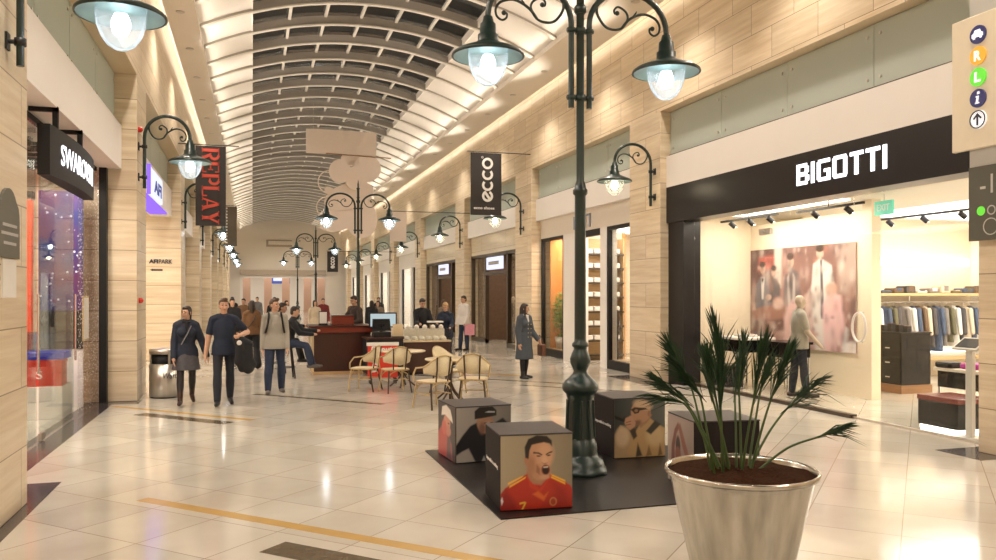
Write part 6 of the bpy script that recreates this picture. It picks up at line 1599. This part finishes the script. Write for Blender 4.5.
# dark bronze shops
mannequin((9.5, 28.9, .03), math.radians(-85), 1.80, 'mannequin in grey suit seen through the dark bronze door', [('trousers', 'greycloth'), ('jacket', 'taupecloth'), ('shoes', 'shoeblack')], dict(legR=2, legL=-2), .02)
mannequin((9.4, 26.4, .03), math.radians(-85), 1.80, 'mannequin in dark suit beside the bronze door, nearer the ecco pillar', [('trousers', 'blackcloth'), ('jacket', 'browncloth'), ('shoes', 'shoeblack')], dict(legR=2, legL=-2), .02)
mannequin((9.5, 36.9, .03), math.radians(-85), 1.80, 'small mannequin seen through the second bronze door', [('trousers', 'greycloth'), ('jacket', 'greycloth'), ('shoes', 'shoeblack')], dict(legR=2, legL=-2), .024)
for y, l in ((27.2, 'round white pendant lamp in the first bronze shop'), (35.2, 'round white pendant lamp in the second bronze shop')):
    t = thing('pendant_lamp', (9.3, y, 3.05), l, 'lamp'); MB().lathe([(0, -.02), (.16, 0), (.20, .05), (.12, .11), (0, .13)], 20).build('shade', M['lightbox'], t); MB().tube([(0, 0, .12), (0, 0, .55)], .01, 6).build('cable', M['blackmatt'], t)

# ------------------------------------------------------------------ jewellery shop on the left
t = thing('curtain_panel', (-3.02, 14.9, 0), 'deep blue and purple panel sprinkled with sparkling dots in the jewellery shop', 'panel')
MB().box(-.36, .30, 0, .06, 1.62, 3.62).build('sparkle_panel', M['curtain'], t); MB().box(-.36, .30, -.02, .06, .98, 1.62).build('dark_base', M['blackmatt'], t); MB().box(-.36, .30, .0, .06, 0, .98).build('plinth', M['shopwhite'], t)
t = thing('red_column', (-3.46, 14.55, 0), 'glowing red column beside the sparkling blue panel', 'column')
b = MB(); b.box(-.07, .07, -.07, .07, 1.0, 3.42); b.build('shaft', mat('red_lit_column', (.75, .06, .02), .3, emit=(1, .1, .03), estr=.5), t); MB().box(-.09, .09, -.09, .09, 3.42, 3.55).build('cap', M['bronze'], t); MB().box(-.09, .09, -.09, .09, 0, 1.0).build('foot', M['blackmatt'], t)
t = thing('display_case', (-3.1, 13.9, 0), 'white jewellery display case with blue lit glass top', 'display case')
MB().box(-.45, .35, -.35, .35, 0, .50, .01).build('body', M['shopwhite'], t); MB().box(-.45, .35, -.35, .35, 1.0, 1.30).build('glass_top', pane_mat('blue_case_glass', (.55, .68, .95), .1), t)
MB().box(-.44, .34, -.20, .34, .90, 1.0).build('blue_tray', mat('blue_velvet', (.05, .08, .42), .7, emit=(.1, .2, 1), estr=.15), t)
t = thing('red_gift_box', (-3.02, 13.62, .50), 'large red box standing in the white jewellery case', 'box')
MB().box(-.36, .26, -.06, .28, 0, .36, .006).build('body', M['redbox'], t); MB().box(-.37, .27, -.07, .29, .36, .395).build('lid', M['redbox'], t)
b = MB(); text_mb(b, 'S', frame_fn((-.09, -.065, .12), (1, 0, 0), (0, 0, 1), (0, -1, 0)), .09, .12, .004, .0); b.build('emblem', M['letterwhite'], t)
t = thing('white_display', (-3.75, 12.3, 0), 'tall white stand with blue-white glass trays at the jewellery shop window', 'display stand')
MB().box(-.25, .25, -.3, .3, 0, .95, .01).build('body', M['shopwhite'], t)
for k in range(4): MB().box(-.25, .25, -.3, .3, 1.05 + .22 * k, 1.065 + .22 * k).build('glass_tray', M['cleardoor'], t)
for s in (-1, 1): MB().tube([(-.22, s * .27, .95), (-.22, s * .27, 1.75)], .012, 6).build('rod', M['chrome'], t)
random.seed(2); KIDS.clear()
cr = thing('crystal_figure', (-3.7, 12.2, 1.065), 'small clear crystal figure on the glass trays of the jewellery shop', 'ornament', 0, 'crystal figures on the glass trays')
MB().ell((0, 0, .05), (.04, .04, .05), None, 6, 4).build('crystal', M['chrome'], cr); MB().box(-.03, .03, -.03, .03, 0, .012).build('base', M['whitedisc'], cr)
for k in range(4):
    for j in range(4):
        if k + j: dup(cr, (-3.85 + .22 * (j % 2), 12.08 + .14 * j, 1.065 + .22 * k), j)
# standing glass doors
for y0, y1, l, rot in ((11.5, 13.55, 'clear glass door leaf between the red shop interior and the decal-covered pane', 0), (9.4, 11.35, 'clear glass door leaf nearer the plaque pillar', 0)):
    t = thing('glass_door', (-2.6, y0, 0), l, 'glass door', rot)
    MB().box(-.007, .007, 0, y1 - y0, .02, 4.02).build('pane', M['cleardoor'], t)
    for z in (.02, 3.92): MB().box(-.022, .022, .02, .22, z, z + .09).build('clamp', M['steel'], t)
    b = MB(); b.tube([(.05, y1 - y0 - .12, .9), (.05, y1 - y0 - .12, 1.9)], .015, 8); b.build('handle', M['chrome'], t)
t = thing('door_notice', (-2.56, 14.25, 1.45), 'pale framed notice on the decal-covered glass pane', 'notice'); MB().box(-.01, .01, -.22, .22, -.3, .42).build('frame', M['rattanframe'], t); MB().box(.01, .014, -.19, .19, -.27, .39).build('paper', M['paper'], t)

# goods in the bright shops further on, so that their windows are not empty
def far_dummy(loc, k, label, group):
    t = thing('mannequin', loc, label, 'mannequin', 0, group)
    b = MB(); b.lathe([(0, .85), (.15, .88), (.16, 1.05), (.14, 1.2), (.19, 1.4), (.15, 1.48), (.05, 1.52)], 12); b.build('garment', CLOTHES[k % 7], t)
    b = MB(); b.lathe([(.05, 1.5), (.05, 1.58), (.09, 1.66), (.085, 1.76), (.03, 1.82), (0, 1.82)], 12); b.build('head', M['mannequin'], t)
    b = MB(); b.lathe([(0, 0), (.16, 0), (.16, .02), (.02, .03), (.02, .86)], 12); b.build('stand', M['steel'], t)
    return t
k = 0
for (a, c) in bays(RP)[4:]:
    for f in (.25, .52, .7): far_dummy((9.3, a + (c - a) * f, 0), k, 'small dressed dummy in a bright far shop window on the side of the cake counter', 'far window dummies, right'); k += 1
for (a, c) in bays(LP)[2:]:
    for f in (.25, .52, .7): far_dummy((-3.2, a + (c - a) * f, 0), k, 'small dressed dummy in a bright far shop window beyond the REPLAY banner', 'far window dummies, left'); k += 1

# shop lamps inside
def area(x, y, z, sx, sy, e, col=(1, .87, .72)):
    l = bpy.data.lights.new('shop_lamp', 'AREA'); l.shape = 'RECTANGLE'; l.size = sx; l.size_y = sy; l.energy = e; l.color = col
    o = bpy.data.objects.new('shop_lamp', l); COL.objects.link(o); o.location = (x, y, z); return o

area(9.7, 13.2, 3.5, 1.0, 2.8, 270 * AK); area(13.6, 11, 3.5, 3.2, 5.0, 620 * AK); area(9.8, 9.2, 3.5, 1.2, 2.0, 160 * AK)
area(-4.4, 11.5, 3.85, 2.2, 5.0, 520 * AK); area(-3.0, 13.9, 3.85, .5, 1.6, 150 * AK)
area(-4.2, 20.5, 4.05, 2.2, 6, 420 * AK); area(9.5, 22.5, 3.6, .8, 1.6, 190 * AK); area(9.3, 20.0, 3.6, .5, 1.2, 50 * AK); area(11.0, 19.0, 3.6, 2.6, 4.5, 200 * AK); area(9.3, 17.9, 3.55, .5, 1.2, 40 * AK)
for (a, c) in bays(RP)[4:]: area(10.2, (a + c) / 2, 3.55, 1.8, 6, 300 * AK, (1, .93, .86))
for (a, c) in bays(LP)[2:]: area(-4.0, (a + c) / 2, 3.55, 1.8, 6, 300 * AK, (1, .93, .86))
area(10.5, 28.5, 3.4, 2.0, 5, 160 * AK); area(10.5, 37, 3.4, 2.0, 5, 160 * AK)
area(3.0, 88, 4.2, 9, 7, 500 * AK)
